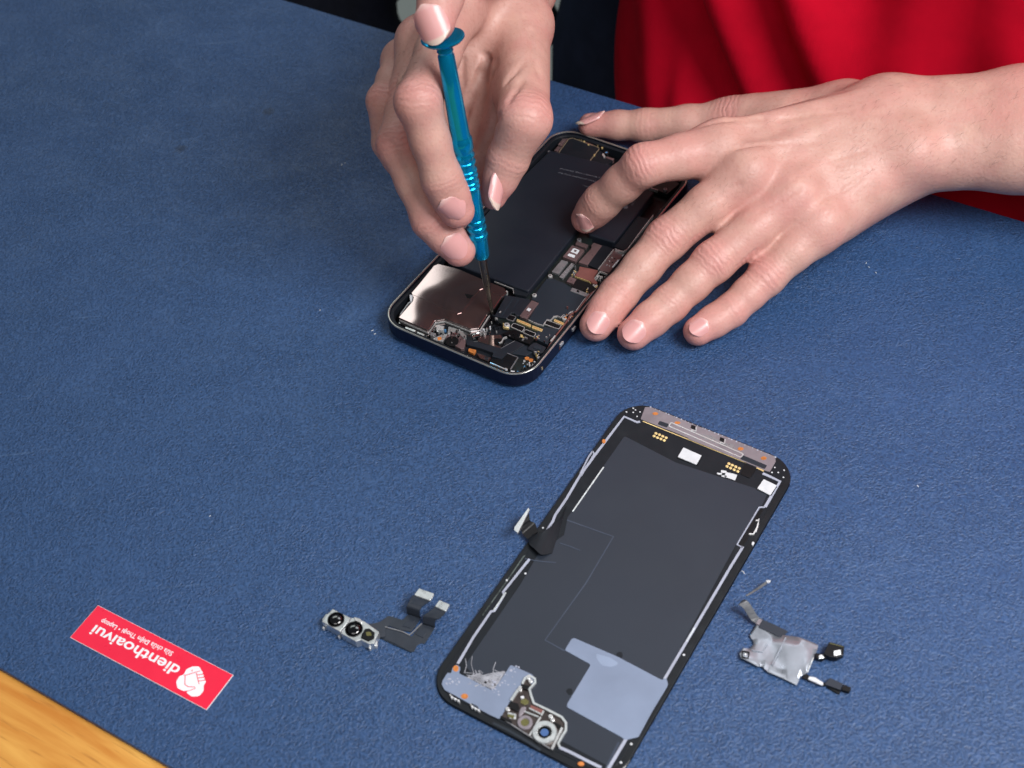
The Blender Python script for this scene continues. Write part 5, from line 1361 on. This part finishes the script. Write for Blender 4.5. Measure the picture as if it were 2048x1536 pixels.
tube('upper_arm', [ELB_L - np.array([18, 0, 4]), ELB_L, lerp(SHL, ELB_L, .8), lerp(SHL, ELB_L, .4)], [26, 33, 40, 44], SKIN, body)
FAR = ray_pt(1075, -190, 668)
tube('upper_arm', [lerp(FAR, ELB_R, -.1), lerp(FAR, ELB_R, .12), lerp(FAR, ELB_R, .6), ELB_R, lerp(SHR, ELB_R, .8), lerp(SHR, ELB_R, .4)], [20, 25, 29, 33, 40, 44], SKIN, body)
DENIM = M('dark_navy_cloth', rgb(36, 46, 68), .8, 0, .15, 60, .05, .3, 1500, .2)
lg = ray_pt(1352, 90, 905); un = np.array([lg[:2] @ EU, lg[:2] @ EN])
hip = torso('trousers', cu, NC, [(-330, 172, 110), (-250, 170, 108), (-120, 165, 100)], DENIM, True, pe, .4)
for k, du in enumerate((0, 190)):
    q = p3(un[0] + du, un[1], 0)
    tube('trouser_leg', [q + np.array([0, 0, z]) for z in (-30, -110, -180, -260, -400, -560, -730)], [60, 79, 82, 80, 70, 60, 56], DENIM, hip)
for k, du in enumerate((0, 190)):
    q = p3(un[0] + du, un[1] - 40, -745)
    tube('shoe', [q + np.append(-EN * 110, 22), q + np.append(-EN * 70, 30), q + np.append(EN * 0, 36), q + np.append(EN * 90, 34)], [18, 32, 38, 34], BLACKER, pe)

# dark shapes beyond the far edge, left of the person: an unidentified dark cloth mass and a black post
BLKC = M('black_cloth', rgb(14, 18, 30), .85, 0, .2, 60, .05, .3, 1200, .15)
o_ = ray_pt(560, -60, 960)
def lump(name, pts, label, cat):
    acc = []
    base = np.mean([p for p, r in pts], 0); base[2] = -745
    f = Field(np.min([p - r for p, r in pts], 0) - 10, np.max([p + r for p, r in pts], 0) + 10, 7.0)
    D = f.new(); f.BIG = 60; D[:] = 60
    for i in range(len(pts) - 1): f.cap(D, pts[i][0], pts[i + 1][0], pts[i][1], pts[i + 1][1], 20)
    X, Y, Z = np.meshgrid(*f.ax, indexing='ij')
    D += (3.5 * np.sin(X * .09 + Z * .05) + 3 * np.sin(Y * .11 + Z * .08 + 1) + 2 * np.sin(Z * .2 + X * .1)).astype(np.float32)
    V, F = f.surface(D)
    o = mesh(name, V - base, [tuple(int(i) for i in q) for q in F], BLKC, None, smooth=True, label=label, category=cat)
    o.location = [c * S for c in base]
    return o
lump('cloth_mass', [(ray_pt(745, -90, 940), 34), (ray_pt(712, 40, 950), 26), (ray_pt(730, 140, 960), 36), (ray_pt(560, 120, 965), 60), (ray_pt(480, -60, 960), 70), (ray_pt(650, -80, 950), 50)],
     'black cloth mass behind the far edge of the mat, left of the screwdriver hand', 'bag')
lump('dark_post', [(ray_pt(1010, -160, 930), 22), (ray_pt(1012, -20, 930), 24), (ray_pt(1030, 80, 930), 20), (ray_pt(1000, 250, 935), 26), (ray_pt(980, 520, 980), 34)],
     'black post partly hidden behind the wrist of the hand holding the screwdriver', 'post')
